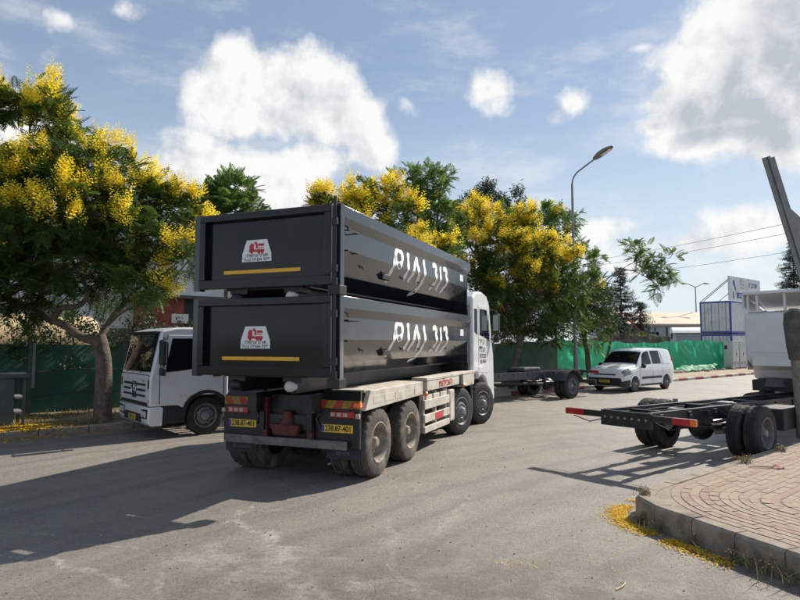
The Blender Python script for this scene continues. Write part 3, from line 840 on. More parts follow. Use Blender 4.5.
def wheel_meshes(key, Rt, W, Rr, rim_mat, tyre_mat, deep, nb=10, lug=.012):
    """tyre, rim and hub meshes with the outer face towards +x (face plane x = 0)"""
    seg = 96
    prof = [(Rr * .97, -W * .04), (Rr * 1.06, -W * .01), (Rr * 1.18, 0.0), (Rt * .90, -W * .015), (Rt * .965, -W * .06), (Rt * .995, -W * .12), (Rt, -W * .16),
            (Rt, -W * .30), (Rt * .978, -W * .31), (Rt * .978, -W * .345), (Rt, -W * .355), (Rt, -W * .48), (Rt * .978, -W * .485), (Rt * .978, -W * .515), (Rt, -W * .52),
            (Rt, -W * .645), (Rt * .978, -W * .655), (Rt * .978, -W * .69), (Rt, -W * .70), (Rt, -W * .84), (Rt * .995, -W * .88), (Rt * .965, -W * .94), (Rt * .90, -W * .985), (Rr * 1.18, -W), (Rr * 1.0, -W * .97)]
    lugs = {4, 5, 6, 19, 20, 21}
    ty = MB().lathe(prof, seg, mod=lambda i, k: (-lug if (k % 4 in (0,)) else 0) if i in lugs else (0 if i not in (7, 11, 14, 15, 18, 10) else (-.004 if k % 3 == 0 else 0)))
    tm_ = ty.mesh('tyre', tyre_mat, 38)
    if deep:
        rp = [(Rr * 1.05, -W * .03), (Rr * 1.06, .0), (Rr * 1.0, .006), (Rr * .93, -.012), (Rr * .88, -.05), (Rr * .86, -W * .42), (Rr * .80, -W * .52), (Rr * .62, -W * .56), (Rr * .52, -W * .54), (Rr * .40, -W * .44), (Rr * .36, -W * .42)]
        hx = -W * .44
    else:
        rp = [(Rr * 1.05, -W * .03), (Rr * 1.06, .0), (Rr * 1.0, .006), (Rr * .92, -.015), (Rr * .88, -.06), (Rr * .84, -.075), (Rr * .74, -.04), (Rr * .62, -.01), (Rr * .52, .0), (Rr * .45, -.02), (Rr * .40, -.03)]
        hx = -.03
    rm = MB().lathe(rp, 48).mesh('rim', rim_mat, 40)
    hb = MB()
    hb.lathe([(Rr * .42, hx - .03), (Rr * .40, hx + .02), (Rr * .30, hx + .03), (Rr * .27, hx + .075), (Rr * .20, hx + .10), (0.001, hx + .105)], 24)
    for k in range(nb):
        a = 2 * math.pi * k / nb; r = Rr * (.52 if deep else .54)
        x0 = hx - (.02 if deep else 0) - .02
        hb.cyl((x0, r * math.cos(a), r * math.sin(a)), (x0 + .055, r * math.cos(a), r * math.sin(a)), .016, 6)
    for k in range(8):
        a = 2 * math.pi * (k + .5) / 8; r = Rr * (.71 if deep else .70)
        hx2 = (-W * .545 if deep else -.03)
        hb.cyl((hx2 - .01, r * math.cos(a), r * math.sin(a)), (hx2 + (.004 if deep else .012), r * math.cos(a), r * math.sin(a)), Rr * .075, 8)
    hm_ = hb.mesh('hub', 'grey_metal' if rim_mat != 'dusty_rim' else 'dusty_rim', 40)
    WM[key] = (tm_, rm, hm_, Rt)


wheel_meshes('truck_rear', .525, .30, .300, 'dusty_rim', 'dusty_rubber', True, lug=.02)
wheel_meshes('truck_front', .525, .32, .300, 'steel_rim', 'rubber', False)
wheel_meshes('lorry_rear', .47, .25, .270, 'steel_rim', 'rubber', True)
wheel_meshes('lorry_front', .43, .25, .255, 'steel_rim', 'rubber', False, 8)
wheel_meshes('van', .315, .195, .205, 'steel_rim', 'rubber', False, 5, .004)


def wheel(parent, key, x, y, side, steer=0.0, rim=True):
    tm_, rm, hm_, Rt = WM[key]
    o = obj('wheel', tm_, parent); o.location = (x, y, Rt - .004)
    o.rotation_euler = (random.uniform(0, 6.28) if False else 0, 0, (0 if side > 0 else math.pi) - steer)
    if rim:
        obj('rim', rm, o); obj('hub', hm_, o)
    return o


def plate(parent, cx, y, z, s, w_=.52, h=.115, face=-1):
    """yellow number plate facing the rear (-y) or front (+y)"""
    b = MB().box(cx - w_ / 2, cx + w_ / 2, y, y + .012 * face, z - h / 2, z + h / 2).build('number_plate', 'plate_yellow', parent, .004)
    yy = y + .015 * face
    bx = cx - face * -1 * (w_ / 2 - .025) * (1 if face < 0 else 1)
    bx = cx - w_ / 2 + .025 if face < 0 else cx + w_ / 2 - .025
    MB().box(bx - .023, bx + .023, y + .010 * face, yy, z - h / 2 + .006, z + h / 2 - .006).build('plate_band', 'blue_mark', b)
    text('plate_number', s, h * .98, 'print_black', b, face_mtx((cx + .02 * -face, yy, z), (-face, 0, 0), (0, 0, 1)), squash=.86, bold=.003)


# ------------------------------------------------------------------ roll-off containers
CL = 6.72


def side_profile(z1):
    """outer side of the container as (x, z), from the top rail downwards"""
    return [(1.25, z1), (1.25, z1 - .165), (1.17, z1 - .285), (1.172, z1 - .60), (.965, z1 - .93), (.72, z1 - 1.12)]


def on_side(y, wd, z1, off=.004):
    """point at distance wd down the flat side panel, from its upper fold"""
    pr = side_profile(z1)[2:6]
    for a, b in zip(pr, pr[1:]):
        l = math.hypot(b[0] - a[0], b[1] - a[1])
        if wd <= l or b is pr[-1]:
            t_ = wd / l; nx, nz = -(b[1] - a[1]) / l, (b[0] - a[0]) / l
            return Vector((a[0] + (b[0] - a[0]) * t_ + nx * off, y, a[1] + (b[1] - a[1]) * t_ + nz * off))
        wd -= l


STROKES = None


def ribbon(pts, wd, z1, taper=True):
    """one brush stroke laid on the container side; pts are (y, down)"""
    P = []
    for (a, b) in zip(pts, pts[1:]):
        n = max(2, int(math.hypot(b[0] - a[0], b[1] - a[1]) / .03))
        P += [(a[0] + (b[0] - a[0]) * k / n, a[1] + (b[1] - a[1]) * k / n) for k in range(n)]
    P.append(pts[-1])
    # soften the corners
    for _ in range(3): P = [P[0]] + [((a[0] + 2 * b[0] + c[0]) / 4, (a[1] + 2 * b[1] + c[1]) / 4) for a, b, c in zip(P, P[1:], P[2:])] + [P[-1]]
    vs, fs = [], []
    for i, p in enumerate(P):
        a, b = P[max(0, i - 1)], P[min(len(P) - 1, i + 1)]
        dx, dy = b[0] - a[0], b[1] - a[1]; l = math.hypot(dx, dy) + 1e-6
        ww = wd / 2 * (1 + .18 * math.sin(i * .9 + p[0] * 7))
        if taper and i in (0, len(P) - 1): ww *= .6
        for s in (-1, 1):
            yy_, dn = p[0] - dy / l * ww * s, max(.002, p[1] + dx / l * ww * s)
            vs.append(on_side(yy_ + max(0, dn - .315) * .42, dn, z1))
    for i in range(len(P) - 1): fs.append((2 * i, 2 * i + 1, 2 * i + 3, 2 * i + 2))
    return vs, fs


def circle(cy, cw, ry, rw, n=16, a0=0, a1=360): return [(cy + ry * math.cos(R(a0 + (a1 - a0) * k / n)), cw + rw * math.sin(R(a0 + (a1 - a0) * k / n))) for k in range(n + 1)]


GRAF = [([(1.96, .64), (2.10, .32), (2.14, .20)] + circle(2.32, .15, .165, .14, 16, 180, 545), .11), ([(2.74, .0), (2.78, .30), (2.68, .52)], .118),
        ([(2.92, .54), (3.05, .32), (3.16, .05), (3.36, .34), (3.37, .55)], .118), ([(3.56, .03), (3.68, .30), (3.60, .56), (3.40, .74), (3.24, .80)], .118),
        ([(4.10, .09), (4.24, .03), (4.36, .11), (4.27, .20), (4.40, .29), (4.36, .43), (4.14, .58)], .118), ([(4.60, .04), (4.65, .34), (4.55, .57)], .118),
        ([(4.80, .09), (4.94, .03), (5.06, .11), (4.97, .20), (5.10, .29), (5.06, .43), (4.84, .60)], .118)]


def rolloff(loc, rz, lab, z0):
    """open-topped black container, z = 0 at its floor frame; rear doors face -y"""
    t = thing('skip_container', lab, 'container', (loc[0], loc[1], z0), rz, 'black roll-off containers on the lorry')
    z1 = 1.20; zb = .08
    pr = side_profile(z1)
    inn = [(.68, z1 - 1.10), (.92, z1 - .90), (1.12, z1 - .60), (1.12, z1 - .2), (1.15, z1)]
    for s in (-1, 1):
        MB().prism([(s * x, z) for x, z in pr + inn], 'y', .10, CL - .02).build('side_wall', 'black_gloss', t, .006, 2)
        MB().box(s * 1.252, s * 1.13, -.0, .115, zb - .02, z1 + .012).build('corner_post', 'black_gloss', t, .008)
        MB().box(s * .42, s * .52, .1, CL - .1, -.16, .09).build('floor_rail', 'black_frame', t, .005)
    MB().box(-1.165, 1.165, CL - .055, CL - .0, .085, z1 - .02).build('front_wall', 'black_gloss', t, .006)
    MB().box(-.72, .72, .1, CL - .06, .06, .10).build('floor', 'black_frame', t)
    # rear door: frame of four members and a sunk panel
    d = MB(); d.box(-1.125, 1.125, -.045, .06, z1 - .105, z1)
    d.box(-1.125, 1.125, -.045, .06, zb, zb + .135)
    for s in (-1, 1): d.box(s * 1.125, s * 1.02, -.045, .06, zb + .135, z1 - .105)
    door = d.build('rear_door', 'door_black_shaded', t, .008)
    MB().grid(lambda a, b: (-1.03 + 2.06 * a, .045 - .012 * math.sin(math.pi * a) * math.sin(math.pi * b), zb + .12 + (z1 - .20 - zb) * b), 16, 8).build('door_panel', 'door_black_shaded', door, smooth=40)
    MB().box(-.72, .60, .028, .034, .30, .352).build('reflective_strip', 'reflect_yellow', door)
    # badge: keystone plate with a lorry and two lines of lettering
    bx, bz, by = -.14, .62, .0335
    bd = MB().prism([(bx - .255, bz - .15), (bx + .255, bz - .15), (bx + .25, bz - .03), (bx + .175, bz + .17), (bx - .175, bz + .17), (bx - .25, bz - .03)], 'y', by, by - .006).build('badge', 'sticker_white', door)
    lg = MB(); yy = by - .007
    for (x0, x1, za, zc) in ((-.125, -.05, .02, .10), (-.13, .13, -.008, .028), (-.105, -.06, .10, .122), (-.02, .12, .045, .055), (-.01, .02, .055, .115), (.03, .125, .075, .112), (-.04, .0, .10, .14)):
        lg.box(bx + x0, bx + x1, yy, yy - .003, bz + za, bz + zc)
    for x in (-.085, .04, .095): lg.cyl((bx + x, yy, bz - .015), (bx + x, yy - .003, bz - .015), .024, 10)
    lg.build('badge_lorry', 'print_red', door)
    for z, s in ((-.062, 'הלשורא סרות'), (-.118, 'ריעצ הפשא יוניפ')):
        _bl = text('badge_lettering', s, .068, 'print_black', door, face_mtx((bx, by - .008, bz + z), (1, 0, 0), (0, 0, 1)), squash=1.0, bold=.001); stuff(_bl)
    # hinge post with knuckles at the right, rod at the left
    MB().cyl((1.19, -.05, zb - .12), (1.19, -.05, z1 + .10), .026, 10).build('hinge_post', 'black_frame', t)
    for z in (.12, .30, .95):
        MB().cyl((1.19, -.05, z - .05), (1.19, -.05, z + .05), .045, 10).build('hinge', 'black_frame', t)
    MB().box(1.135, 1.15, -.052, -.03, .1, z1).build('lock_rod', 'grey_metal', t)
    MB().box(1.10, 1.29, -.09, .12, -.06, .07).build('latch', 'black_frame', t, .01)
    # rear rollers
    for s in (-1, 1):
        MB().lathe([(.001, -.085), (.055, -.08), (.08, -.045), (.07, .02), (.04, .08), (.001, .09)], 18, (s * .47, .04, -.06)).build('roller', 'kerb_white' if s > 0 else 'black_frame', t, smooth=50)
        MB().box(s * .47 - .15, s * .47 + .15, .06, .3, .0, .08).build('roller_bracket', 'black_frame', t)
    # rope hooks, ladder rungs, name plate on the flank
    for k in range(7):
        p = on_side(1.0 + k * .83, .50, z1, .0); h = MB()
        h.tube([p, p + Vector((.035, 0, -.003)), p + Vector((.038, .0, -.035))], .009, 6); h.box(p.x - .01, p.x + .012, p.y - .035, p.y + .035, p.z - .015, p.z + .015)
        h.build('rope_hook', 'black_frame', t)
    for z in (.05, .34):
        a = on_side(.20, z, z1, .0); b = on_side(.52, z, z1, .0); q = Vector((.10, 0, 0))
        MB().tube([a, a + q, b + q, b], .011, 6).build('rung', 'black_frame', t)
    p = on_side(1.95, .56, z1, .0)
    MB().box(p.x - .03, p.x + .06, p.y - .16, p.y + .16, p.z - .05, p.z + .04).build('latch_bracket', 'black_frame', t, .01)
    a, b = on_side(6.05, .05, z1), on_side(6.30, .2, z1)
    MB().box(a.x - .002, a.x + .004, 6.05, 6.30, b.z, a.z).build('data_label', 'sticker_white', t)
    for pts, wd in GRAF: MB().add(*ribbon(pts, wd, z1)).build('sprayed_letter', 'spray_white', t)
    return t


TH = 22.0
TC = Vector((-1.973, 8.609, 0))
z_low, z_up = 1.50, 2.765
rolloff(TC, -R(TH), 'upper black roll-off container stacked on top of the other container', z_up)
rolloff(TC, -R(TH), 'lower black roll-off container resting directly on the lorry bed', z_low)

# ------------------------------------------------------------------ the hook-lift lorry
hl = thing('hooklift_lorry', 'white four-axle hook-lift lorry carrying two stacked black containers', 'lorry', TC, -R(TH))
Y1, Y2, Y3, Y4 = 1.346, 2.70, 5.93, 7.86
for y in (Y1, Y2):
    for s in (-1, 1):
        wheel(hl, 'truck_rear', s * 1.245, y, s)
        wheel(hl, 'truck_rear', s * .90, y, s, rim=False)
    MB().cyl((-.9, y, .52), (.9, y, .52), .09).build('axle', 'chassis_black', hl)
    MB().ball((0, y, .52), (.24, .24, .24), 12, 8).build('differential', 'chassis_black', hl, smooth=60)
for y, st in ((Y3, 15), (Y4, 21)):
    for s in (-1, 1): wheel(hl, 'truck_front', s * 1.235, y, s, R(st))
    MB().cyl((-1.0, y, .50), (1.0, y, .50), .07).build('axle', 'chassis_black', hl)
for s in (-1, 1):
    MB().box(s * .46, s * .38, .62, 9.0, .72, 1.0).build('frame_rail', 'chassis_black', hl, .006)
    MB().box(s * .56, s * .40, .45, 6.75, 1.02, 1.30).build('lift_rail', 'black_frame', hl, .006)
for y in (.7, 2.0, 3.4, 4.8, 6.2): MB().box(-.38, .38, y, y + .1, .74, .96).build('cross_member', 'chassis_black', hl)
MB().box(-1.0, 1.0, 3.3, 6.7, .62, 1.0).build('gearbox_deck', 'chassis_black', hl)
MB().tube([(0, 6.2, 1.15), (0, 6.75, 1.35), (0, 6.8, 2.5), (0, 6.55, 2.75)], [.12, .12, .11, .07], 8).build('hook_arm', 'black_frame', hl)
# tail: lamp panels, chevrons, plates, bumper, flaps
for s in (-1, 1):
    x0, x1 = s * .47, s * 1.205
    MB().box(min(x0, x1), max(x0, x1), .72, .78, .50, 1.08).build('lamp_panel', 'black_frame', hl, .008)
    tp = MB().add([(x0 * 1.12, .86, 1.335), (x1 * .96, .86, 1.335), (x1, .745, 1.20), (x0, .745, 1.20), (x0 * 1.12, .90, 1.335), (x1 * .96, .90, 1.335), (x1, .80, 1.18), (x0, .80, 1.18)],
                  [(0, 1, 2, 3), (4, 5, 6, 7), (0, 1, 5, 4), (1, 2, 6, 5), (2, 3, 7, 6), (3, 0, 4, 7)])
    tp.build('mudguard_slope', 'black_frame', hl)
    MB().box(min(x0, x1), max(x0, x1), .735, .79, 1.08, 1.20).build('chevron_board', 'chevron_yellow', hl)
    cv = MB()
    for k in range(3):
        a = k * .27 + .01; f = lambda q: x0 + s * q
        cv.prism([(f(a), 1.085), (f(a + .13), 1.085), (f(min(.73, a + .20)), 1.195), (f(a + .07), 1.195)], 'y', .733, .7345)
    cv.build('chevron_stripe', 'chevron_red', hl)
    if s > 0: MB().box(1.10, 1.215, .71, .80, 1.10, 1.175).build('marker_lamp', 'orange_lamp', hl, .01)
    lx = s * .93; lc = MB().box(lx - .20, lx + .20, .69, .72, .95, 1.045).build('tail_lamp', 'red_lamp', hl, .012)
    for k, c in enumerate(('white_lamp', 'orange_lamp', 'white_lamp')):
        q = lx - .12 + k * .10 - (.03 if s > 0 else 0)
        MB().box(q - .036, q + .036, .682, .691, .968, 1.028).build('lamp_lens', 'lamp_clear', lc, .005)
    MB().box(s * 1.185 - .035, s * 1.185 + .035, .67, .72, .95, 1.02).build('side_lamp', 'lamp_clear', hl, .012)
    plate(hl, s * .84, .72, .79, '238.87-401')
    fl = MB().box(s * 1.21, s * .62, .79, .80, .335, .62).build('mud_flap', 'black_plastic', hl)
    text('flap_lettering', 'BETONOL' if s < 0 else 'RENOL', .075, 'print_grey', fl, face_mtx((s * .9, .787, .42), (1, 0, 0), (0, 0, 1)))
    MB().box(s * .40 - .05, s * .40 + .05, .66, .76, .60, 1.22).build('tail_upright', 'red_brown', hl, .008)
    MB().tube([(s * .56, .70, 1.0), (s * .50, .68, .92), (s * .56, .70, .80)], .016, 6).build('air_hose', 'black_plastic', hl)
MB().box(-1.10, 1.04, .60, .66, .50, .625).build('rear_bumper', 'dull_bar', hl, .012)
MB().prism([(-.20, .66), (.20, .66), (.26, .82), (-.26, .82)], 'y', .60, .74).build('hitch_jaw', 'red_brown', hl, .01)
MB().tube([(0, .70, .82), (0, .70, 1.02)], [.12, .08], 10).build('hitch_coupling', 'red_brown', hl, smooth=40)
MB().box(-.36, .36, .78, .84, .55, 1.25).build('tail_plate', 'chassis_black', hl)
MB().cyl((-.10, .64, .93), (-.04, .64, .93), .03, 8).build('hitch_pin', 'dull_bar', hl)
# flank furniture (both sides)
for s in (-1, 1):
    X = lambda a: s * a
    gd = MB().prism([(.82, 1.05), (1.0, 1.34), (3.30, 1.34), (3.30, 1.10)], 'x', X(1.25), X(1.17)).build('mudguard_side', 'cream_metal', hl, .01)
    MB().box(X(1.17), X(.62), .95, 3.30, 1.31, 1.345).build('mudguard_top', 'cream_metal', hl)
    for k in range(5): MB().box(X(1.254), X(1.25), 1.1 + k * .44, 1.46 + k * .44, 1.13, 1.25).build('mudguard_panel', 'cream_metal', gd, .01)
    bx_ = MB().box(X(1.25), X(.95), 3.55, 5.72, 1.14, 1.33).build('locker', 'cream_metal', hl, .012)
    MB().box(X(1.26), X(.95), 3.50, 6.95, 1.335, 1.39).build('side_rail', 'cream_metal', hl, .008)
    if s > 0: text('locker_lettering', 'תוליבוה', .19, 'print_red', bx_, face_mtx((1.256, 4.7, 1.235), (0, 1, 0), (0, 0, 1)), squash=1.5, bold=.004)
    MB().box(X(1.25), X(1.0), 5.95, 6.95, 1.06, 1.33).build('locker', 'cream_metal', hl, .012)
    MB().box(X(1.275), X(1.15), 5.70, 5.93, 1.12, 1.36).build('work_lamp', 'black_plastic', hl, .02)
    MB().ball((X(1.27), 5.95, 1.10), .045, 8, 6).build('side_marker', 'orange_lamp', hl)
    MB().ball((X(1.27), 3.42, 1.10), .045, 8, 6).build('side_marker', 'orange_lamp', hl)
    for z0_, z1_ in ((.80, .97), (.55, .70), (.36, .48)): MB().box(X(1.24), X(1.19), 3.45, 5.0, z0_, z1_).build('side_guard', 'cream_metal', hl, .01)
    for y in (3.5, 4.2, 4.88): MB().box(X(1.19), X(1.12), y, y + .07, .36, 1.1).build('guard_post', 'cream_metal', hl)
    for k in range(3): MB().box(X(1.22), X(.98), 3.58 + k * .44, 3.94 + k * .44, .86, 1.06).build('guard_box', 'cream_metal', hl, .015)
    MB().box(X(1.245), X(1.24), 4.05, 4.55, .56, .69).build('notice_plate', 'print_red', hl)
    MB().box(X(1.25), X(.75), 5.0, 5.33, .40, 1.06).build('tank_box', 'cream_metal', hl, .03)
    MB().box(X(1.18), X(.98), 3.3, 3.36, .35, 1.1).build('mud_flap', 'black_plastic', hl)
    MB().tube([(X(1.24), 6.72, 1.1), (X(1.24), 6.74, .42)], .022, 8).build('stay', 'steel_rim', hl)

# cab
def arch(cy, cz, r, a0, a1, n=10): return [(cy + r * math.cos(R(a0 + (a1 - a0) * k / n)), cz + r * math.sin(R(a0 + (a1 - a0) * k / n))) for k in range(n + 1)]


cabp = [(6.98, 1.30), (6.98, 3.05), (7.04, 3.18), (7.3, 3.33), (7.9, 3.38), (8.45, 3.30), (8.72, 3.08), (9.02, 1.95), (9.14, 1.75), (9.20, .62), (9.12, .42), (8.62, .42)] + arch(Y4, .53, .68, 12, 118, 12) + [(7.50, 1.22), (7.40, 1.30)]
MB().prism(cabp, 'x', -1.22, 1.22).build('cab', 'white_paint', hl, .06, 3)
MB().prism([(Y4 + .8, .5)] + arch(Y4, .53, .66, 12, 118, 10) + [(7.3, 1.05), (7.3, .98), (7.55, .95)] + arch(Y4, .53, .60, 118, 12, 10), 'x', -1.05, 1.05).build('arch_liner', 'black_plastic', hl)
for s in (-1, 1):
    X = lambda a: s * a
    dr = MB().prism([(7.52, 1.32), (7.50, 3.02), (8.42, 3.02), (8.80, 1.95), (8.80, 1.45), (8.52, 1.28), (8.30, 1.28)], 'x', X(1.218), X(1.229)).build('door', 'white_paint', hl, .008)
    MB().prism([(7.60, 2.25), (7.60, 2.92), (8.36, 2.92), (8.66, 2.08), (8.35, 2.16)], 'x', X(1.226), X(1.234)).build('window', 'dark_glass', dr, .004)
    MB().box(X(1.228), X(1.25), 7.58, 7.78, 1.92, 1.97).build('handle', 'black_plastic', dr, .008)
    MB().prism([(7.12, 2.32), (7.12, 2.9), (7.40, 2.9), (7.40, 2.25)], 'x', X(1.219), X(1.226)).build('quarter_window', 'dark_glass', hl, .004)
    for k in range(4): MB().box(X(1.222), X(.9), 8.58, 9.05, .45 + k * .0, .47).build('step', 'black_plastic', hl) if k == 0 else None
    mr = MB().box(X(1.30), X(1.48), 8.72, 8.84, 2.34, 2.84).build('mirror', 'black_plastic', hl, .04)
    MB().box(X(1.32), X(1.46), 8.712, 8.722, 2.38, 2.80).build('mirror_glass', 'mirror_glass', mr)
    MB().tube([(X(1.2), 8.80, 2.95), (X(1.39), 8.80, 2.92), (X(1.39), 8.80, 2.2), (X(1.2), 8.85, 2.15)], .022, 8).build('mirror_arm', 'black_plastic', mr)
    MB().box(X(1.30), X(1.46), 8.74, 8.84, 2.06, 2.24).build('mirror', 'black_plastic', hl, .03)
    if s > 0:
        for z, st, sz in ((2.08, 'רפע', .22), (1.88, 'הלבוה', .18), (1.72, 'תולוכמ', .17), (1.57, '03-9041', .14)): text('door_lettering', st, sz, 'print_black', hl, face_mtx((1.2315, 7.98 - (z - 1.5) * .3, z), (0, 1, 0), (0, 0, 1)), squash=1.35, bold=.003)
MB().prism([(8.60, 3.16), (8.64, 3.18), (9.045, 2.0), (9.01, 1.98)], 'x', -1.1, 1.1).build('windscreen', 'dark_glass', hl)
MB().box(-1.0, 1.0, 9.19, 9.22, .9, 1.5).build('grille', 'black_plastic', hl, .01)
for s in (-1, 1): MB().box(s * .75, s * 1.12, 9.18, 9.225, .62, .82).build('headlight', 'white_lamp', hl, .02)
MB().prism([(7.0, 3.1), (7.0, 3.42), (7.2, 3.55), (7.7, 3.40), (7.7, 3.3)], 'x', -.95, .95).build('roof_deflector', 'white_paint', hl, .04)
MB().box(-1.15, 1.15, 6.80, 6.97, 1.35, 3.0).build('cab_rear_panel', 'chassis_black', hl, .02)

# ------------------------------------------------------------------ lorries without bodies
def chassis_lorry(name, lab, loc, rz, wb, rear, paint, frame_mat, cw=2.14, cz0=.28, cz1=2.40, clen=1.75, fov=1.25, zr=.95, zf=.86, deflector=False, num='57.841.33', group=None, rearguard=False):
    t = thing(name, lab, 'lorry', loc, rz, group)
    hw = cw / 2; yf = wb + fov; yr = yf - clen
    zt = lambda y: zr + (zf - zr) * (y + rear) / (wb + rear)
    for s in (-1, 1):
        X = lambda a: s * a
        a, b = -rear, wb + .7
        MB().add([(X(.42), a, zt(a) - .16), (X(.42), a, zt(a)), (X(.42), b, zt(b)), (X(.42), b, zt(b) - .26), (X(.42), .8, zt(.8) - .27), (X(.35), a, zt(a) - .16), (X(.35), a, zt(a)), (X(.35), b, zt(b)), (X(.35), b, zt(b) - .26), (X(.35), .8, zt(.8) - .27)],
                 [(0, 1, 2, 3, 4), (9, 8, 7, 6, 5), (0, 1, 6, 5), (1, 2, 7, 6), (2, 3, 8, 7), (3, 4, 9, 8), (4, 0, 5, 9)]).build('frame_rail', frame_mat, t, .004)
        MB().box(X(.46), X(.30), a, b, zt(b) + .085 - .08, zt(b) + .09 - .08).build('rail_flange', frame_mat, t) if False else None
        wheel(t, 'lorry_rear', X(1.14), 0, s); wheel(t, 'lorry_rear', X(.85), 0, s, rim=False)
        wheel(t, 'lorry_front', X(hw - .06), wb, s)
        lf = MB()
        for k in range(3): lf.tube([(X(.50), -.75 + .1 * k, .62 - .03 * k), (X(.50), 0, .56 - .03 * k), (X(.50), .75 - .1 * k, .62 - .03 * k)], .03, 4)
        lf.build('leaf_spring', frame_mat, t)
        MB().bar((X(.46), -.78, .62), (X(.44), -.78, zt(-.7) - .05), .06, .1).build('spring_hanger', frame_mat, t)
        MB().bar((X(.46), .80, .62), (X(.44), .80, zt(.8) - .05), .06, .1).build('spring_hanger', frame_mat, t)
        MB().cyl((X(.55), .12, .50), (X(.55), .12, .95), .05, 8).build('shock_absorber', 'grey_metal', t)
        MB().cyl((X(.62), -.22, .50), (X(.42), -.40, .48), .07, 8).build('brake_chamber', 'grey_metal', t)
        lb = MB().box(X(.78), X(1.14), -rear - .06, -rear + .02, zr - .14, zr - .035).build('tail_lamp', 'red_lamp', t, .012)
        if s > 0: MB().box(X(1.06), X(1.142), -rear - .063, -rear + .0, zr - .135, zr - .04).build('indicator', 'orange_lamp', lb)
        MB().box(X(.40), X(.80), -rear - .03, -rear + .04, zr - .14, zr - .04).build('lamp_arm', frame_mat, t)
    for y in np.linspace(-rear + .75, wb + .2, 5): MB().box(-.35, .35, y - .05, y + .05, zt(y) - .16, zt(y) - .03).build('cross_member', frame_mat, t)
    rc = MB().box(-.44, .44, -rear - .05, -rear + .02, zr - .23, zr - .01).build('rear_cross_member', frame_mat, t, .006)
    for k in range(7): MB().cyl((-.36 + k * .12, -rear - .056, zr - .12), (-.36 + k * .12, -rear - .04, zr - .12), .022, 8).build('bolt', 'grey_metal', rc)
    MB().bar((-.44, -rear - .02, zr - .24), (.44, -rear - .02, zr - .24), .05, .04).build('tow_bar', frame_mat, t)
    MB().cyl((-.85, 0, .47), (.85, 0, .47), .075).build('axle', frame_mat, t, smooth=40)
    MB().ball((0, -.02, .47), (.22, .25, .25), 14, 10).build('differential', frame_mat, t, smooth=60)
    MB().tube([(0, .2, .5), (0, wb * .5, .62), (0, wb - .4, .68)], .05, 8).build('drive_shaft', frame_mat, t)
    MB().cyl((-hw + .25, wb, .43), (hw - .25, wb, .43), .06).build('axle', frame_mat, t)
    MB().bar((-.85, -.42, .52), (.85, -.42, .52), .04, .04).build('stabiliser_bar', frame_mat, t)
    MB().tube([(.60, 1.2, .62), (.60, 2.2, .62)], .20, 16).build('air_tank', frame_mat, t, smooth=40)
    MB().box(.50, 1.08, .95, 1.95, .42, .82).build('battery_box', 'black_plastic', t, .02)
    if not rearguard: MB().tube([(-.74, wb - 1.7, .60), (-.74, wb - .9, .60)], .24, 18).build('fuel_tank', frame_mat, t, smooth=40)
    for s in (-1, 1):
        for k, (r_, dz) in enumerate(((.012, .07), (.009, .11), (.014, .16))):
            MB().tube([(s * (.335 - .012 * k), y, zt(y) - dz + .012 * math.sin(y * 5 + k)) for y in np.linspace(-rear + .3, wb - .3, 22)], r_, 6).build('air_line', 'black_plastic', t)
        for y in np.linspace(-rear + .25, wb - .6, 9):
            MB().box(s * .42, s * .445, y, y + .09, zt(y) - .15, zt(y) - .04).build('bracket', frame_mat, t, .004)
            for dy in (.02, .07): MB().cyl((s * .445, y + dy, zt(y) - .095), (s * .458, y + dy, zt(y) - .095), .012, 6).build('bolt', 'grey_metal', t)
        MB().tube([(s * .50, -.5, .50), (s * .46, -.62, .72), (s * .40, -.9, zt(-.9) - .08)], .014, 6).build('brake_hose', 'black_plastic', t)
        MB().tube([(s * .85, -.08, .55), (s * .62, -.2, .70), (s * .42, -.15, .80)], .012, 6).build('brake_hose', 'black_plastic', t)
        MB().tube([(s * 1.0, -rear, zr - .16), (s * .7, -rear + .02, zr - .24), (s * .40, -rear + .1, zr - .15)], .010, 6).build('lamp_cable', 'black_plastic', t)
    MB().box(-.18, .10, -.95, -.75, zt(-.9) - .17, zt(-.9) - .05).build('valve_block', 'grey_metal', t, .01)
    MB().box(-.30, -.05, 1.3, 1.6, zt(1.4) - .2, zt(1.4) - .04).build('valve_block', 'grey_metal', t, .01)
    if rearguard:
        for s in (-1, 1): MB().prism(arch(0, .47, .60, 20, 160, 12) + arch(0, .47, .575, 160, 20, 12), 'x', s * .70, s * 1.2).build('mudguard', frame_mat, t)
        MB().bar((-1.0, -rear - .02, .55), (1.0, -rear - .02, .55), .08, .14).build('underrun_bar', frame_mat, t)
        for s in (-1, 1): MB().bar((s * .42, -rear + .25, zr - .12), (s * .42, -rear, .55), .07, .05).build('underrun_stay', frame_mat, t)
        MB().box(-.40, .40, .9, 1.9, zr + .0, zr + .14).build('spare_carrier', frame_mat, t, .05)
    # ---- cab
    zh = cz0 + 1.10                                   # foot of the windscreen
    ar = wb; rr = .56
    azb = max(cz0 + .18, .62)
    pf = [(yr, cz0 + .62), (yr, cz1 - .10), (yr + .10, cz1), (yf - .55, cz1 - .01), (yf - .22, cz1 - .09), (yf - .03, zh + .02), (yf, zh - .08), (yf + .01, cz0 + .42), (yf - .58, cz0 + .42)]
    if cz0 < .5: pf += arch(ar, .43, rr, 20, 150, 12)
    else: pf += [(yf - .6, cz0 + .05), (yr + .5, cz0 + .05), (yr + .42, cz0 + .30)]
    cab_ = MB().prism(pf, 'x', -hw, hw).build('cab', paint, t, .11, 4)
    # windscreen and black lip
    def ws(a, b, o=.012):
        z = zh + .05 + (cz1 - .16 - zh) * b; y = yf - .03 - (.19) * ((z - zh) / (cz1 - .09 - zh)) + o
        return ((-hw + .10 + .03 * b) * (1 - 2 * a), y + .03 * math.sin(math.pi * a), z)
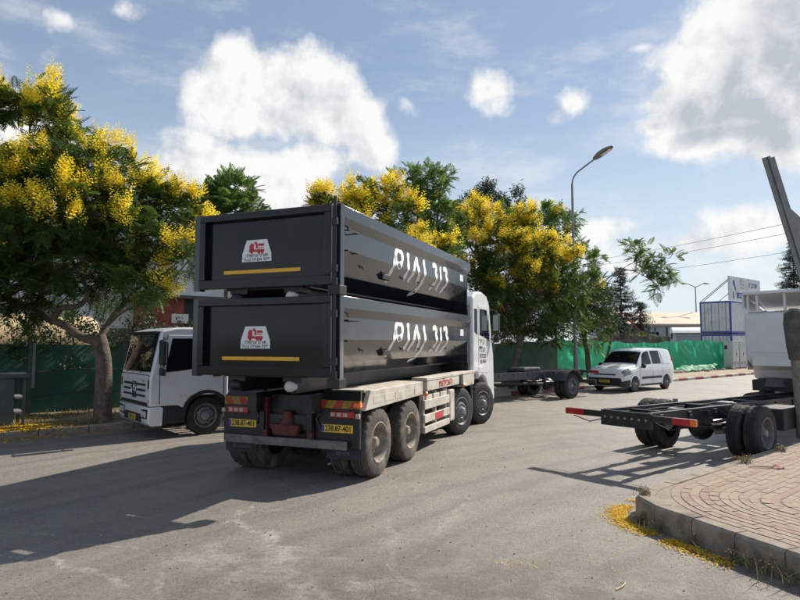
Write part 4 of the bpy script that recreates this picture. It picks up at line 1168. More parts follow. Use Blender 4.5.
    MB().grid(ws, 8, 6).build('windscreen', 'dark_glass', t, smooth=60)
    MB().box(-hw + .10, hw - .10, yf - .26, yf - .12, cz1 - .15, cz1 - .09).build('sun_visor', 'black_plastic', t, .02)
    for s in (-1, 1):
        X = lambda a: s * a
        dr = MB().prism([(yr + .14, cz0 + .62), (yr + .14, cz1 - .18), (yf - .36, cz1 - .18), (yf - .20, zh + .10), (yf - .22, cz0 + .46), (yf - .60, cz0 + .46), (yf - .66, cz0 + .62)] if cz0 < .5 else
                        [(yr + .14, cz0 + .3), (yr + .14, cz1 - .18), (yf - .36, cz1 - .18), (yf - .20, zh + .10), (yf - .22, cz0 + .46), (yr + .6, cz0 + .3)], 'x', X(hw - .002), X(hw + .010)).build('door', paint, t, .008)
        for (ya, za, yb, zb_) in ((yf - .20, zh + .08, yf - .20, cz0 + .46), (yr + .12, cz1 - .2, yr + .12, cz0 + .62), (yf - .20, zh + .10, yf - .35, cz1 - .17)): MB().bar((X(hw + .002), ya, za), (X(hw + .002), yb, zb_), .014, .014).build('door_gap', 'black_plastic', t)
        MB().prism([(yr + .22, zh + .18), (yr + .22, cz1 - .25), (yf - .44, cz1 - .25), (yf - .30, zh + .04), (yf - .62, zh + .06)], 'x', X(hw + .008), X(hw + .016)).build('window', 'dark_glass', dr, .004)
        MB().box(X(hw + .008), X(hw + .03), yr + .18, yr + .38, zh - .08, zh - .03).build('handle', 'black_plastic', dr, .006)
        mr = MB().box(X(hw + .10), X(hw + .32), yf - .25, yf - .12, zh + .20, zh + .74).build('mirror', 'black_plastic', t, .04)
        MB().box(X(hw + .15), X(hw + .31), yf - .256, yf - .25, zh + .26, zh + .68).build('mirror_glass', 'mirror_glass', mr)
        MB().tube([(X(hw - .02), yf - .3, zh + .80), (X(hw + .22), yf - .2, zh + .78), (X(hw + .22), yf - .2, zh + .15), (X(hw - .02), yf - .25, zh + .10)], .018, 6).build('mirror_arm', 'black_plastic', mr)
        if cz0 < .5:
            MB().prism(arch(ar, .43, rr + .02, 0, 165, 14) + arch(ar, .43, rr - .06, 165, 0, 14), 'x', X(hw + .02), X(hw - .5)).build('mudguard', 'black_plastic', t, .01)
            MB().box(X(hw - .015), X(hw - .35), yf - .76, yf - .31, cz0 + .04, cz0 + .425).build('step', 'black_plastic', t, .02)
            hlp = MB().prism([(X(hw - .46), cz0 + .14), (X(hw - .10), cz0 + .16), (X(hw - .04), cz0 + .36), (X(hw - .46), cz0 + .34)], 'y', yf + .008, yf + .035).build('headlight', 'dark_glass', t, .01)
            for q in (.36, .19): MB().cyl((X(hw - q), yf + .03, cz0 + .25), (X(hw - q), yf + .042, cz0 + .25), .075, 14).build('lamp_lens', 'white_lamp', hlp)
    MB().box(-.6, .6, yr - .012, yr - .0, zh + .15, cz1 - .35).build('rear_window', 'dark_glass', t, .006) if not deflector else None
    MB().prism([(yf - .28, cz0), (yf - .04, cz0), (yf + .02, cz0 + .08), (yf + .025, cz0 + .40), (yf - .22, cz0 + .415), (yf - .30, cz0 + .38)], 'x', -hw, hw).build('bumper', paint, t, .03, 3) if cz0 < .5 else MB().box(-hw, hw, yf - .4, yf, cz0 - .55, cz0 + .40).build('bumper', paint, t, .04)
    MB().prism([(-.62, cz0 + .06), (.62, cz0 + .06), (.55, cz0 + .24), (-.55, cz0 + .24)], 'y', yf + .022, yf + .032).build('bumper_grille', 'black_plastic', t, .006)
    plate(t, -.0, yf + .036, cz0 + .14, num, face=1)
    for (xa, za, xb, zb_) in ((-hw + .09, zh - .02, hw - .09, zh - .02), (-hw + .17, cz0 + .44, -hw + .11, zh - .02), (hw - .17, cz0 + .44, hw - .11, zh - .02)): MB().bar((xa, yf + .001, za), (xb, yf - .004, zb_), .012, .012).build('panel_gap', 'black_plastic', t)
    for s in (-1, 1):
        MB().box(s * (hw - .11), s * (hw - .02), yf - .03, yf + .012, cz0 + .50, cz0 + .56).build('indicator', 'orange_lamp', t, .008)
        MB().box(s * (hw - .05), s * (hw - .16), yf - .02, yf + .006, zh - .32, zh - .12).build('corner_vent', 'black_plastic', t, .01)
        MB().box(s * (hw + .10), s * (hw + .28), yf - .24, yf - .13, zh - .02, zh + .15).build('wide_mirror', 'black_plastic', t, .03)
    # grille bars with a round star emblem
    MB().box(-hw + .12, hw - .12, yf + .004, yf + .016, cz0 + .43, cz0 + .50).build('grille_lip', 'black_plastic', t)
    for k in range(3):
        z = cz0 + .60 + k * .12
        for s in (-1, 1): MB().box(s * .16, s * .78, yf - .005, yf + .012, z, z + .05).build('grille_slot', 'black_plastic', t, .006)
    em = MB(); ez = cz0 + .74
    for k in range(3):
        a = R(90 + 120 * k); b = R(90 + 120 * k + 90)
        em.add([(.13 * math.cos(a), yf + .02, ez + .13 * math.sin(a)), (.03 * math.cos(b), yf + .02, ez + .03 * math.sin(b)), (0, yf + .035, ez), (-.03 * math.cos(b), yf + .02, ez - .03 * math.sin(b))], [(0, 1, 2), (0, 2, 3)])
    em.tube([(.145 * math.cos(R(a)), yf + .02, ez + .145 * math.sin(R(a))) for a in range(0, 361, 15)], .013, 6)
    em.build('emblem', 'mirror_glass', t)
    MB().box(-.16, .16, yf - .002, yf + .010, cz0 + .56, cz0 + .92).build('emblem_field', 'black_plastic', t, .02)
    for s in (-1, 1): MB().bar((s * .5, yf + .03, zh + .03), (s * .05, yf - .10, zh + .30), .02, .02).build('wiper', 'black_plastic', t)
    text('model_lettering', 'Atego', .09, 'grey_metal', t, face_mtx((-.62, yf + .016, zh - .14), (-1, 0, 0), (0, 0, 1)))
    # rear wall pressings and the hollow roof deflector
    rp_ = MB()
    for s in (-1, 1):
        for (za, zb_) in ((cz0 + .75, cz0 + 1.1), (cz0 + 1.18, cz1 - .3)) if not deflector else ((cz0 + .42, cz0 + .66), (cz0 + .76, cz0 + 1.10)):
            rp_.box(s * .10, s * (hw - .18), yr - .014, yr, za, zb_)
    rp_.build('rear_pressing', paint, t, .012)
    if deflector:
        MB().box(.35, .95, yr - .02, yr - .008, cz1 - .52, cz1 - .16).build('rear_window', 'dark_glass', t, .03)
        MB().box(-hw + .1, -.1, yr + .1, yr + .9, cz0 - .22, cz0 + .06).build('cab_mount', 'black_plastic', t, .02)
        MB().tube([(-.55, yr + .3, .95), (-.55, yr + .3, cz0 + .1)], [.32, .26], 14).build('air_intake', 'wall_grey', t, smooth=40)
        MB().box(.1, hw - .05, yr - .15, yr + .8, cz0 - .35, cz0 + .32).build('engine_cover', 'black_plastic', t, .03)
        df = MB().add([(-hw + .05, yr - .12, cz1 + .44), (hw - .05, yr - .12, cz1 + .44), (hw - .1, yr + 1.25, cz1 + .06), (-hw + .1, yr + 1.25, cz1 + .06), (-hw + .02, yr - .12, cz1 + .52), (hw - .02, yr - .12, cz1 + .52), (hw - .08, yr + 1.3, cz1 + .08), (-hw + .08, yr + 1.3, cz1 + .08)],
                     [(3, 2, 1, 0), (4, 5, 6, 7), (0, 1, 5, 4), (1, 2, 6, 5), (2, 3, 7, 6), (3, 0, 4, 7)]).build('roof_deflector', paint, t, .02)
        for x in (-hw + .10, -hw + .32, -hw + .95, hw - .95, hw - .3): MB().box(x, x + .055, yr - .04, yr + .02, cz1, cz1 + .45).build('deflector_strut', paint, df)
        for s in (-1, 1): MB().prism([(yr - .11, cz1 + .14), (yr - .11, cz1 + .45), (yr + 1.2, cz1 + .06), (yr + .2, cz1 + .03)], 'x', s * (hw - .02), s * (hw - .06)).build('deflector_cheek', paint, df)
    return t


# placed along the kerbs: heading back along the road (far side) or forward (near side)
back = -RD + math.pi
fw = at(207, 433, 13.57); uw = fw.x * U.x + fw.y * U.y
chassis_lorry('chassis_lorry', 'white bodyless lorry parked under the yellow tree at the left', road(uw + 4.1, -13.2 - 1.07), back, 4.1, 1.6, 'white_paint', 'chassis_grey', group='bodyless lorries')
chassis_lorry('chassis_lorry', 'grey lorry chassis parked behind the hook-lift lorry, its tail towards the van', road(19.25, -12.95 - 1.2), back, 5.35, 1.75, 'white_paint', 'chassis_grey', zr=1.02, zf=1.0, rearguard=True, num='57.842.33', group='bodyless lorries')
hd_ = R(51)
chassis_lorry('chassis_lorry', 'black lorry chassis with white cab parked beside the near corner pavement at the right', (5.72, 11.52, 0), -hd_, 5.95, 2.62, 'white_paint', 'chassis_black', cw=2.36, cz0=1.05, cz1=2.86, clen=1.9, fov=1.1, zr=.95, zf=.80, deflector=True, num='57.843.33', group='bodyless lorries')

# ------------------------------------------------------------------ the van
def catmull(P, n):
    P = np.asarray(P, float); out = []
    ext = np.concatenate([[2 * P[0] - P[1]], P, [2 * P[-1] - P[-2]]])
    for i in range(len(P) - 1):
        p0, p1, p2, p3 = ext[i:i + 4]
        for k in range(n):
            t_ = k / n; t2, t3 = t_ * t_, t_ ** 3
            out.append(.5 * ((2 * p1) + (-p0 + p2) * t_ + (2 * p0 - 5 * p1 + 4 * p2 - p3) * t2 + (-p0 + 3 * p1 - 3 * p2 + p3) * t3))
    out.append(P[-1]); return np.array(out)


def van(lab, loc, rz):
    t = thing('parked_van', lab, 'van', loc, rz)
    #        y     zb   zt    hw   hw_top belt
    st = [(2.20, .30, .70, .66, .60, .58), (2.13, .24, .90, .81, .72, .74), (1.98, .22, 1.00, .875, .78, .84), (1.60, .22, 1.075, .90, .80, .90), (1.15, .22, 1.13, .90, .80, .95), (1.02, .22, 1.20, .90, .80, .98),
          (.72, .22, 1.455, .90, .755, .99), (.40, .22, 1.70, .90, .70, 1.0), (.15, .22, 1.79, .90, .69, 1.0), (-.5, .22, 1.83, .90, .69, 1.0), (-1.3, .22, 1.82, .90, .69, 1.0), (-1.95, .24, 1.79, .89, .68, 1.0), (-2.13, .30, 1.70, .86, .66, 1.0), (-2.19, .36, 1.58, .82, .62, 1.0)]
    rows = []
    for (y, zb, zt, hw, ht, be) in st:
        half = [(hw - .06, zb), (hw - .005, zb + .10), (hw + .005, (zb + be) / 2), (hw, be), (ht + .03, max(be + .02, zt - .13)), (ht - .06, zt - .03), (ht * .5, zt), (0, zt + .008)]
        rows.append([(x, y, z) for x, z in half] + [(-x, y, z) for x, z in half[-2::-1]])
    G = np.array(rows); NU, NV = 6, 4
    G1 = np.array([catmull(G[:, j], NU) for j in range(G.shape[1])]).transpose(1, 0, 2)
    G2 = np.array([catmull(G1[i], NV) for i in range(G1.shape[0])])
    nr, nc = G2.shape[:2]
    mb = MB(); mb.add([tuple(p) for p in G2.reshape(-1, 3)], [(i * nc + j, (i + 1) * nc + j, (i + 1) * nc + j + 1, i * nc + j + 1) for i in range(nr - 1) for j in range(nc - 1)] +
                      [tuple(range(nc)), tuple((nr - 1) * nc + j for j in range(nc))[::-1]] + [(i * nc, i * nc + nc - 1, (i + 1) * nc + nc - 1, (i + 1) * nc) for i in range(nr - 1)])
    body = mb.build('body', ['white_van', 'black_plastic'], t, smooth=32)
    # wheel arches cut from the body
    cut = MB(); cut.cur = 1
    for y in (1.32, -1.40): cut.cyl((-1.2, y, .30), (1.2, y, .30), .375, 32)
    co = cut.build('cutter', ['white_van', 'black_plastic'], t)
    md = body.modifiers.new('cut', 'BOOLEAN'); md.object = co; md.operation = 'DIFFERENCE'; md.solver = 'EXACT'
    dg = bpy.context.evaluated_depsgraph_get(); dg.update()
    me = bpy.data.meshes.new_from_object(body.evaluated_get(dg))
    body.modifiers.clear(); body.data = me; bpy.data.objects.remove(co)

    def patch(name, y0, y1, c0, c1, mat, par=t, off=.006, nu=14, nv=8, y0b=None, y1b=None):
        """a piece that lies on the body between two stations and two contour lines"""
        ys = G2[:, 0, 1]
        def S(y, c):
            i = int(np.clip(np.searchsorted(-ys, -y) - 1, 0, nr - 2)); fy = (y - ys[i]) / (ys[i + 1] - ys[i] + 1e-9)
            cc = c * NV; j = int(np.clip(math.floor(cc), 0, nc - 2)); fc = cc - j
            g = lambda a, b: Vector(G2[a, b])
            return (g(i, j) * (1 - fc) + g(i, j + 1) * fc) * (1 - fy) + (g(i + 1, j) * (1 - fc) + g(i + 1, j + 1) * fc) * fy
        def f(a, b):
            ya = y0 if y0b is None else y0 + (y0b - y0) * b; yb = y1 if y1b is None else y1 + (y1b - y1) * b
            y = ya + (yb - ya) * a; c = c0 + (c1 - c0) * b
            p = S(y, c); du = S(y - .02, c) - S(y + .02, c); dv = S(y, c + .05) - S(y, c - .05)
            n = du.cross(dv)
            n = n.normalized() if n.length > 1e-9 else Vector((0, 0, 1))
            if n.dot(p - Vector((0, p.y, .9))) < 0: n = -n
            return p + n * off
        return MB().grid(f, nu, nv).build(name, mat, par, smooth=60)
    patch('windscreen', 1.03, .42, 4.55, 9.45, 'dark_glass', nv=14)
    for s in (0, 1):
        C = (lambda c: c) if s == 0 else (lambda c: 14 - c)
        d = patch('front_door_window', .80, -.10, C(3.22), C(4.05), 'dark_glass', y0b=.46)
        patch('side_window', -.24, -.98, C(3.22), C(4.05), 'dark_glass')
        patch('side_moulding', .78, -.95, C(1.75), C(2.05), 'black_plastic', off=.02, nv=3)
        patch('side_window_outline', -1.15, -1.85, C(3.22), C(4.05), 'white_van', off=.010)
        for y in (.92, -.17, -1.05): patch('door_gap', y, y - .012, C(.6), C(4.2), 'black_plastic', off=.003, nu=1, nv=10)
        hl_ = patch('headlight', 2.12, 1.66, C(2.55), C(4.6), 'head_lamp', off=.012)
        patch('bumper_corner', 2.19, 1.74, C(.0), C(1.9), 'black_plastic', off=.02)
        patch('sill', .88, -.98, C(.2), C(.95), 'black_plastic', off=.008)
        sgn = 1 if s == 0 else -1
        wheel(t, 'van', sgn * .885, 1.32, sgn); wheel(t, 'van', sgn * .885, -1.40, sgn)
        for y_ in (1.32, -1.40): MB().prism(arch(y_, .30, .41, -8, 188, 18) + arch(y_, .30, .372, 188, -8, 18), 'x', sgn * .80, sgn * .915).build('arch_trim', 'white_van', t, .008)
        MB().ball((sgn * 1.02, .82, 1.08), (.11, .07, .10), 10, 8).build('mirror', 'black_plastic', t, smooth=60)
        MB().bar((sgn * .88, .80, 1.02), (sgn * 1.0, .82, 1.04), .06, .05).build('mirror_arm', 'black_plastic', t)
        MB().box(sgn * .905, sgn * .93, -.10, .08, .97, 1.0).build('handle', 'white_van', t, .006)
        MB().box(sgn * .70, sgn * .82, -2.205, -2.10, .95, 1.40).build('tail_lamp', 'red_lamp', t, .02)
    MB().prism([(-.80, .28), (.80, .28), (.74, .60), (-.74, .60)], 'y', 2.08, 2.235).build('front_bumper', 'black_plastic', t, .04, 3)
    MB().box(-.50, .50, 2.10, 2.205, .70, .76).build('grille', 'black_plastic', t, .02)
    plate(t, 0, 2.238, .46, '44.613.69', face=1)
    MB().box(-.78, .78, -2.25, -2.12, .30, .58).build('rear_bumper', 'black_plastic', t, .03)
    for s in (-1, 1): MB().cyl((s * .0, 1.32 if s > 0 else -1.40, .31), (.8, 1.32 if s > 0 else -1.40, .31), .05, 8).build('axle', 'black_plastic', t)
    return t


fwv = at(639, 391, 25.2); uv = fwv.x * U.x + fwv.y * U.y
van('small white panel van parked nose towards the lorries by the green fence', road(uv + 1.32, -13.05 - .9), back)


# ================================================================== PLANTS
def leaf_quad(b, d, l, w_, n):
    """pointed leaf: base b, direction d, length l, width w_, plane normal n"""
    b, d, n = np.asarray(b, float), np.asarray(d, float), np.asarray(n, float)
    d = d / np.linalg.norm(d); s = np.cross(n, d); s /= np.linalg.norm(s) + 1e-9
    return [b, b + d * l * .45 + s * w_ / 2, b + d * l, b + d * l * .45 - s * w_ / 2]


def frond(pairs, pl=.30, pw=.085, droop=.35):
    q = []
    for k in range(pairs):
        t_ = .12 + .88 * (k + .5) / pairs
        p = (t_, 0, -droop * t_ * t_)
        l = pl * (.45 + .75 * math.sin(math.pi * min(1, .15 + t_ * .8)))
        for s in (-1, 1): q.append(leaf_quad(p, (.55, s, -.25 - .2 * t_), l, pw, (0, .25 * s, 1)))
    q.append(leaf_quad((.98, 0, -droop), (1, 0, -.6), pl * .8, pw, (0, 0, 1)))
    r = .012
    q.append([np.array((0, -r, 0)), np.array((.5, -r, -droop * .25)), np.array((.5, r, -droop * .25)), np.array((0, r, 0))])
    q.append([np.array((.5, -r, -droop * .25)), np.array((1, -r * .5, -droop)), np.array((1, r * .5, -droop)), np.array((.5, r, -droop * .25))])
    return np.array(q)


def spike(n, k_=1.0):
    q = []
    for k in range(n):
        t_ = (k + .3) / n; a = k * 2.4
        r = (.20 + .10 * (k * 7 % 5) / 5) * (1 - t_) ** .7 + .02
        b = np.array((t_ * .95, r * math.cos(a) * .6, r * math.sin(a) * .6))
        q.append(leaf_quad(b, (.45, math.cos(a), math.sin(a)), .34 * k_ * (1.1 - .6 * t_), .28 * k_ * (1.1 - .6 * t_), (1, -.3 * math.cos(a), -.3 * math.sin(a))))
    return np.array(q)


def sprig(n, ll=.30, lw=.13):
    q = []
    for k in range(n):
        t_ = (k + .5) / n; a = k * 2.4
        q.append(leaf_quad((t_, 0, 0), (.6, math.cos(a), math.sin(a)), ll, lw, (1, math.sin(a) * .4, -math.cos(a) * .4)))
    return np.array(q)


def unit(n, zmin=-1.0):
    d = rng.normal(size=(n * 4, 3)); d /= np.linalg.norm(d, axis=1, keepdims=True)
    d = d[d[:, 2] > zmin][:n]
    return d


def limb_mesh(mb, pts, r0, r1, n=9, wob=.0):
    P = [tuple(p) for p in catmull([tuple(p) for p in pts], 5)] if len(pts) > 2 else pts
    m = len(P)
    rr = [r0 + (r1 - r0) * (i / (m - 1)) ** .8 for i in range(m)]
    if wob: P = [Vector(p) + noise.noise_vector(Vector(p) * 1.7) * wob for p in P]
    mb.tube(P, rr, n)
    return [Vector(p) for p in P]


def make_tree(name, lab, cat, base, limbs, lobes, leaf='leaf_flame', tmpl=None, fl_prob=1.0, clump_k=26, fr_per=12, fr_len=(.30, .46), sp_per=15, sp_len=(.26, .42), blossom=True, up_bias=.25, group=None, fine_bloom=False):
    t = thing(name, lab, cat, base, 0, group)
    B0 = Vector(base)
    tr = MB(); samples = []
    for pts, r0, r1 in limbs: samples += limb_mesh(tr, [Vector(p) - B0 for p in pts], r0, r1, 10 if r0 > .1 else 7, .03)
    pos, dirs, fpos = [], [], []
    cen = np.array([list(Vector(c) - B0) for c, r, f in lobes]); rad = np.array([r for c, r, f in lobes])
    for (c, r, f) in lobes:
        c = Vector(c) - B0
        if samples:
            s = min(samples, key=lambda p: (p - c).length + max(0, p.z - c.z) * 1.5)
            mid = s.lerp(c, .5) + Vector((random.uniform(-.2, .2), random.uniform(-.2, .2), random.uniform(.0, .25)))
            r0 = .022 + .018 * min(3, (s - c).length)
            bp = limb_mesh(tr, [s, mid, c], r0, .014, 6)
        n = max(6, int(clump_k * r ** 1.7))
        d = unit(n, -.75)
        for dd in d:
            cp = np.array(c) + dd * r * random.uniform(.5, 1.0) * np.array((1, 1, .8))
            if random.random() < .28: limb_mesh(tr, [c, Vector(cp)], .016, .006, 4)
            m = fr_per + random.randint(-2, 2)
            for _ in range(m):
                v = dd * .8 + rng.normal(0, .55, 3) + np.array((0, 0, up_bias))
                pos.append(cp + rng.normal(0, .10, 3)); dirs.append(v)
            if blossom and f > 0 and dd[2] > -.35:
                tip = cp + np.array((0, 0, .45)) + dd * .25
                dist = np.linalg.norm((cen - tip) / np.array((1, 1, .85)), axis=1) / rad
                if (dist < .70).sum() == 0 and random.random() < f * fl_prob * .64:
                    for _ in range(sp_per + random.randint(-3, 3)):
                        fpos.append((cp + dd * .22 + rng.normal(0, .115, 3) + np.array((0, 0, .12)), dd * .35 + rng.normal(0, .28, 3) + np.array((0, 0, .9))))
    tr.build('trunk', 'bark', t, smooth=70)
    pos, dirs = np.array(pos), np.array(dirs)
    sc = rng.uniform(*fr_len, len(pos))
    tm_ = frond(8) if tmpl is None else tmpl
    q = scatter(tm_, pos, dirs, sc, roll=rng.normal(0, .35, len(pos)))
    tint = np.repeat(np.clip(rng.normal(.45, .25, len(pos)), 0, 1), len(tm_))
    cr_ = quads_object('crown', q, leaf, t, tint)
    if fpos:
        fp = np.array([p for p, d in fpos]); fd = np.array([d for p, d in fpos])
        st_ = spike(24, .58) if fine_bloom else spike(18, .72)
        q = scatter(st_, fp, fd, rng.uniform(*sp_len, len(fp)), up=(1, 0, 0), roll=rng.uniform(0, 6.28, len(fp)))
        quads_object('blossom', q, 'blossom', cr_, np.repeat(np.clip(rng.normal(.5, .3, len(fp)), 0, 1), len(st_)))
    return t


# ---- the big yellow-flowering tree at the left
d0 = 14.7
b0 = at(103, 421, d0); b0.z = .14
A = lambda px, py, dd=0.0: at(px, py, d0 + dd)
limbs = [([b0 - Vector((0, 0, .1)), A(104, 380), A(102, 350), A(99, 336)], .215, .16),
         ([A(100, 342), A(82, 337), A(64, 325), A(48, 319), A(39, 309), A(41, 285), A(36, 255, .3), A(25, 215, .3), A(18, 160, .2)], .125, .035),
         ([A(52, 321), A(60, 309, -.1), A(76, 307, -.2), A(86, 298, -.3), A(85, 285, -.3), A(75, 268, -.4), A(66, 235, -.5), A(60, 190, -.4)], .085, .03),
         ([A(99, 340), A(107, 325, .2), A(115, 313, .3), A(124, 302, .4), A(120, 270, .5), A(112, 235, .5), A(105, 200, .3)], .095, .03),
         ([A(108, 324, .2), A(126, 310, -.3), A(142, 304, -.6), A(158, 299, -.8), A(172, 281, -1.0), A(191, 257, -1.2)], .035, .015),
         ([A(124, 302, .4), A(148, 280, .2), A(172, 259, 0), A(197, 241, -.2)], .04, .012),
         ([A(39, 312), A(15, 300, -.3), A(-25, 285, -.4), A(-70, 260, -.2)], .08, .03),
         ([A(28, 150, .2), A(30, 120, .1), A(28, 95, 0)], .03, .012)]
lob = []
for (px, py, dd, r, f) in [(36, 102, 0, .5, 1), (8, 102, .3, .5, 1), (-25, 110, 0, .8, 1), (58, 118, -.2, .55, 1), (72, 140, .3, .6, 1), (100, 165, 0, .62, 1), (75, 175, -.7, .7, 1),
                           (45, 165, .9, .7, .6), (120, 172, .5, .5, 1), (128, 200, -.3, .75, 1), (160, 205, .2, .62, 1), (178, 218, 0, .52, 1), (172, 235, -.5, .6, .8), (140, 235, .6, .8, .7), (100, 215, -1.1, .85, .9),
                           (60, 220, -1.3, .9, .9), (20, 190, -.8, .9, .9), (10, 160, -.6, .5, .8), (-30, 170, 0, 1.0, 1), (-60, 210, -.6, 1.2, .9), (15, 235, -1.4, .9, .6), (-25, 255, -1.3, 1.0, .5), (85, 262, -.9, .8, .25), (45, 268, -.8, .75, .15),
                           (120, 268, -.3, .7, .2), (150, 262, .3, .6, .3), (10, 285, -.8, .7, .1), (-30, 300, -.6, .9, .1), (70, 245, 1.2, 1.0, .3), (20, 240, 1.6, 1.1, .3), (110, 240, 1.5, .9, .3), (-20, 220, 1.6, 1.2, .3),
                           (140, 295, -.9, .45, .1), (158, 290, -.9, .3, .6), (20, 312, -.2, .45, .0), (188, 262, -1.1, .32, 1), (60, 200, 0, .9, .2), (0, 205, 0, 1.0, .2), (95, 288, .5, .55, 0), (45, 295, .8, .6, 0), (130, 148, .1, .0001, 0)]:
    if r > .01: lob.append((A(px, py, dd), r, f))
make_tree('flame_tree', 'large spreading tree with bright yellow blossom over the white lorry at the left', 'tree', b0, limbs, lob, clump_k=30, group='yellow flowering trees', fine_bloom=True)


def street_tree(lab, px, pyb, d, limb_px, lob_px, name='flame_tree', r0=.17, **kw):
    b = at(px, pyb, d); b.z = .13
    A = lambda x, y, dd=0.0: at(x, y, d + dd)
    limbs = []
    for i, (pts, a, c) in enumerate(limb_px):
        P = [A(*p) for p in pts]
        if i == 0: P = [b - Vector((0, 0, .1))] + P
        limbs.append((P, a, c))
    return make_tree(name, lab, 'tree', b, limbs, [(A(x, y, dd), r, f) for x, y, dd, r, f in lob_px], **kw)


ft = frond(6, .34, .12)
# tree A, beside the cab
street_tree('yellow flowering tree with a twisted trunk beside the hook-lift lorry cab', 512, 388, 25.5,
            [([(513, 372), (519, 346), (519, 334), (512, 322)], .17, .13), ([(513, 325), (505, 305), (492, 285), (480, 262)], .11, .04), ([(516, 334), (530, 315, -.3), (540, 296, -.4), (545, 270)], .10, .03), ([(512, 322), (517, 290, .5), (515, 255, .5)], .09, .03), ([(519, 340), (535, 330, .4), (560, 312, .6)], .05, .02)],
            [(450, 232, 0, 1.0, 1), (475, 225, .3, 1.1, 1), (500, 224, 0, 1.0, 1), (520, 226, .3, .95, 1), (470, 255, -1.0, 1.1, 1), (500, 250, -1.2, 1.1, 1), (530, 250, -.7, 1.0, 1), (545, 262, 0, 1.0, 1), (562, 275, .2, .85, 1),
             (455, 275, -.5, .9, 1), (478, 285, -1.2, 1.0, .9), (510, 280, -1.3, 1.1, .6), (540, 290, -.9, 1.0, .6), (565, 300, 0, .8, .5), (500, 310, -.6, .95, .15), (530, 318, -.4, .95, .1), (560, 325, .2, .85, 0), (480, 315, .2, .9, .1), (505, 265, 1.2, 1.3, .3), (540, 300, 1.3, 1.2, .1), (500, 335, .6, .7, 0), (545, 338, .8, .7, 0), (575, 285, .4, .55, .7)],
            tmpl=ft, clump_k=22, fr_per=8, sp_per=15, sp_len=(.32, .50), fl_prob=1.0, group='yellow flowering trees')
# tree B, behind the containers
street_tree('yellow flowering tree rising behind the stacked black containers', 385, 398, 21.0,
            [([(386, 370), (383, 340), (385, 310)], .16, .12), ([(385, 312), (365, 275), (350, 240)], .1, .03), ([(385, 310), (400, 270, .3), (418, 225, .4), (425, 190, .4)], .09, .025)],
            [(335, 208, 0, .75, 1), (325, 212, .6, .55, 1), (358, 204, -.2, .8, 1), (385, 206, 0, .8, 1), (402, 222, -.3, .75, 1), (370, 225, -.9, .9, 1), (400, 245, -.8, .85, .9), (345, 235, -.6, .8, .8), (425, 250, -.4, .7, .9), (440, 262, 0, .6, .8), (415, 275, -.5, .8, .6), (380, 255, .6, 1.1, .3), (440, 285, .4, .8, .4)],
            tmpl=ft, clump_k=26, fr_per=8, sp_per=15, sp_len=(.30, .46), fl_prob=1.05, group='yellow flowering trees')
# green tree in fresh leaf between them
street_tree('taller green tree with a few blossoms between the two yellow trees', 428, 395, 22.6,
            [([(428, 360), (426, 320), (428, 280)], .13, .1), ([(428, 282), (420, 235), (415, 190)], .08, .02), ([(428, 280), (436, 230), (440, 185)], .07, .02)],
            [(412, 186, 0, .62, .12), (408, 178, .2, .4, .1), (432, 182, 0, .62, .12), (440, 176, .3, .42, .1), (422, 205, -.2, .8, .15), (440, 205, 0, .65, .2), (425, 228, -.4, .85, .15), (446, 228, .2, .65, .1), (436, 248, 0, .9, .1), (405, 205, .3, .55, .15)],
            name='leafy_tree', leaf='leaf_light', tmpl=ft, clump_k=26, fr_per=8, up_bias=.6, sp_per=4, sp_len=(.2, .3))
# tree C, behind the lamp
street_tree('mostly green tree with sparse blossom behind the street lamp', 590, 384, 28.8,
            [([(588, 360), (584, 335), (580, 310)], .14, .1), ([(581, 312), (570, 280), (560, 250)], .08, .02), ([(581, 312), (590, 290), (592, 270)], .06, .02)],
            [(548, 228, .3, .95, .5), (565, 222, 0, .8, .25), (560, 250, 0, 1.0, .4), (580, 262, -.2, .9, .35), (590, 285, -.3, .85, .2), (572, 290, -.4, 1.0, .15), (595, 305, 0, .75, .05), (578, 318, -.3, .95, 0), (600, 325, .2, .6, 0), (560, 310, .4, 1.0, 0), (585, 338, .2, .8, 0), (540, 215, .5, .6, .3), (596, 260, .2, .4, .2)],
            leaf='leaf_light', tmpl=ft, clump_k=22, fr_per=8, sp_per=7, sp_len=(.28, .42), group='yellow flowering trees')
# dark narrow-leaved tree farther back
sg = sprig(9)
street_tree('dark green tree with upright shoots behind the yellow trees', 490, 372, 36.0,
            [([(490, 330), (492, 280)], .18, .12), ([(492, 282), (480, 235), (476, 200)], .08, .02), ([(492, 282), (500, 230), (517, 205)], .08, .02)],
            [(465, 212, 0, .7, 0), (480, 202, 0, .75, 0), (486, 196, .2, .5, 0), (497, 205, 0, .65, 0), (516, 204, 0, .5, 0), (517, 196, 0, .35, 0), (470, 225, 0, 1.1, 0), (500, 225, 0, 1.1, 0), (520, 222, .2, .8, 0), (552, 216, .5, .6, 0), (560, 225, .5, .9, 0), (535, 235, 0, 1.2, 0), (470, 200, 0, .35, 0), (487, 188, 0, .3, 0), (490, 300, -3, 1.5, 0), (520, 295, -3, 1.6, 0), (550, 300, -3, 1.6, 0), (580, 305, -3, 1.5, 0), (505, 325, -4, 1.3, 0), (535, 325, -4, 1.3, 0), (565, 328, -4, 1.3, 0), (595, 325, -4, 1.1, 0), (540, 265, -2, 1.5, 0), (510, 260, -2, 1.5, 0), (600, 300, -3, 1.0, 0)],
            name='leafy_tree', leaf='leaf_dark', tmpl=sg, clump_k=34, fr_per=7, fr_len=(.35, .6), blossom=False, up_bias=1.3)
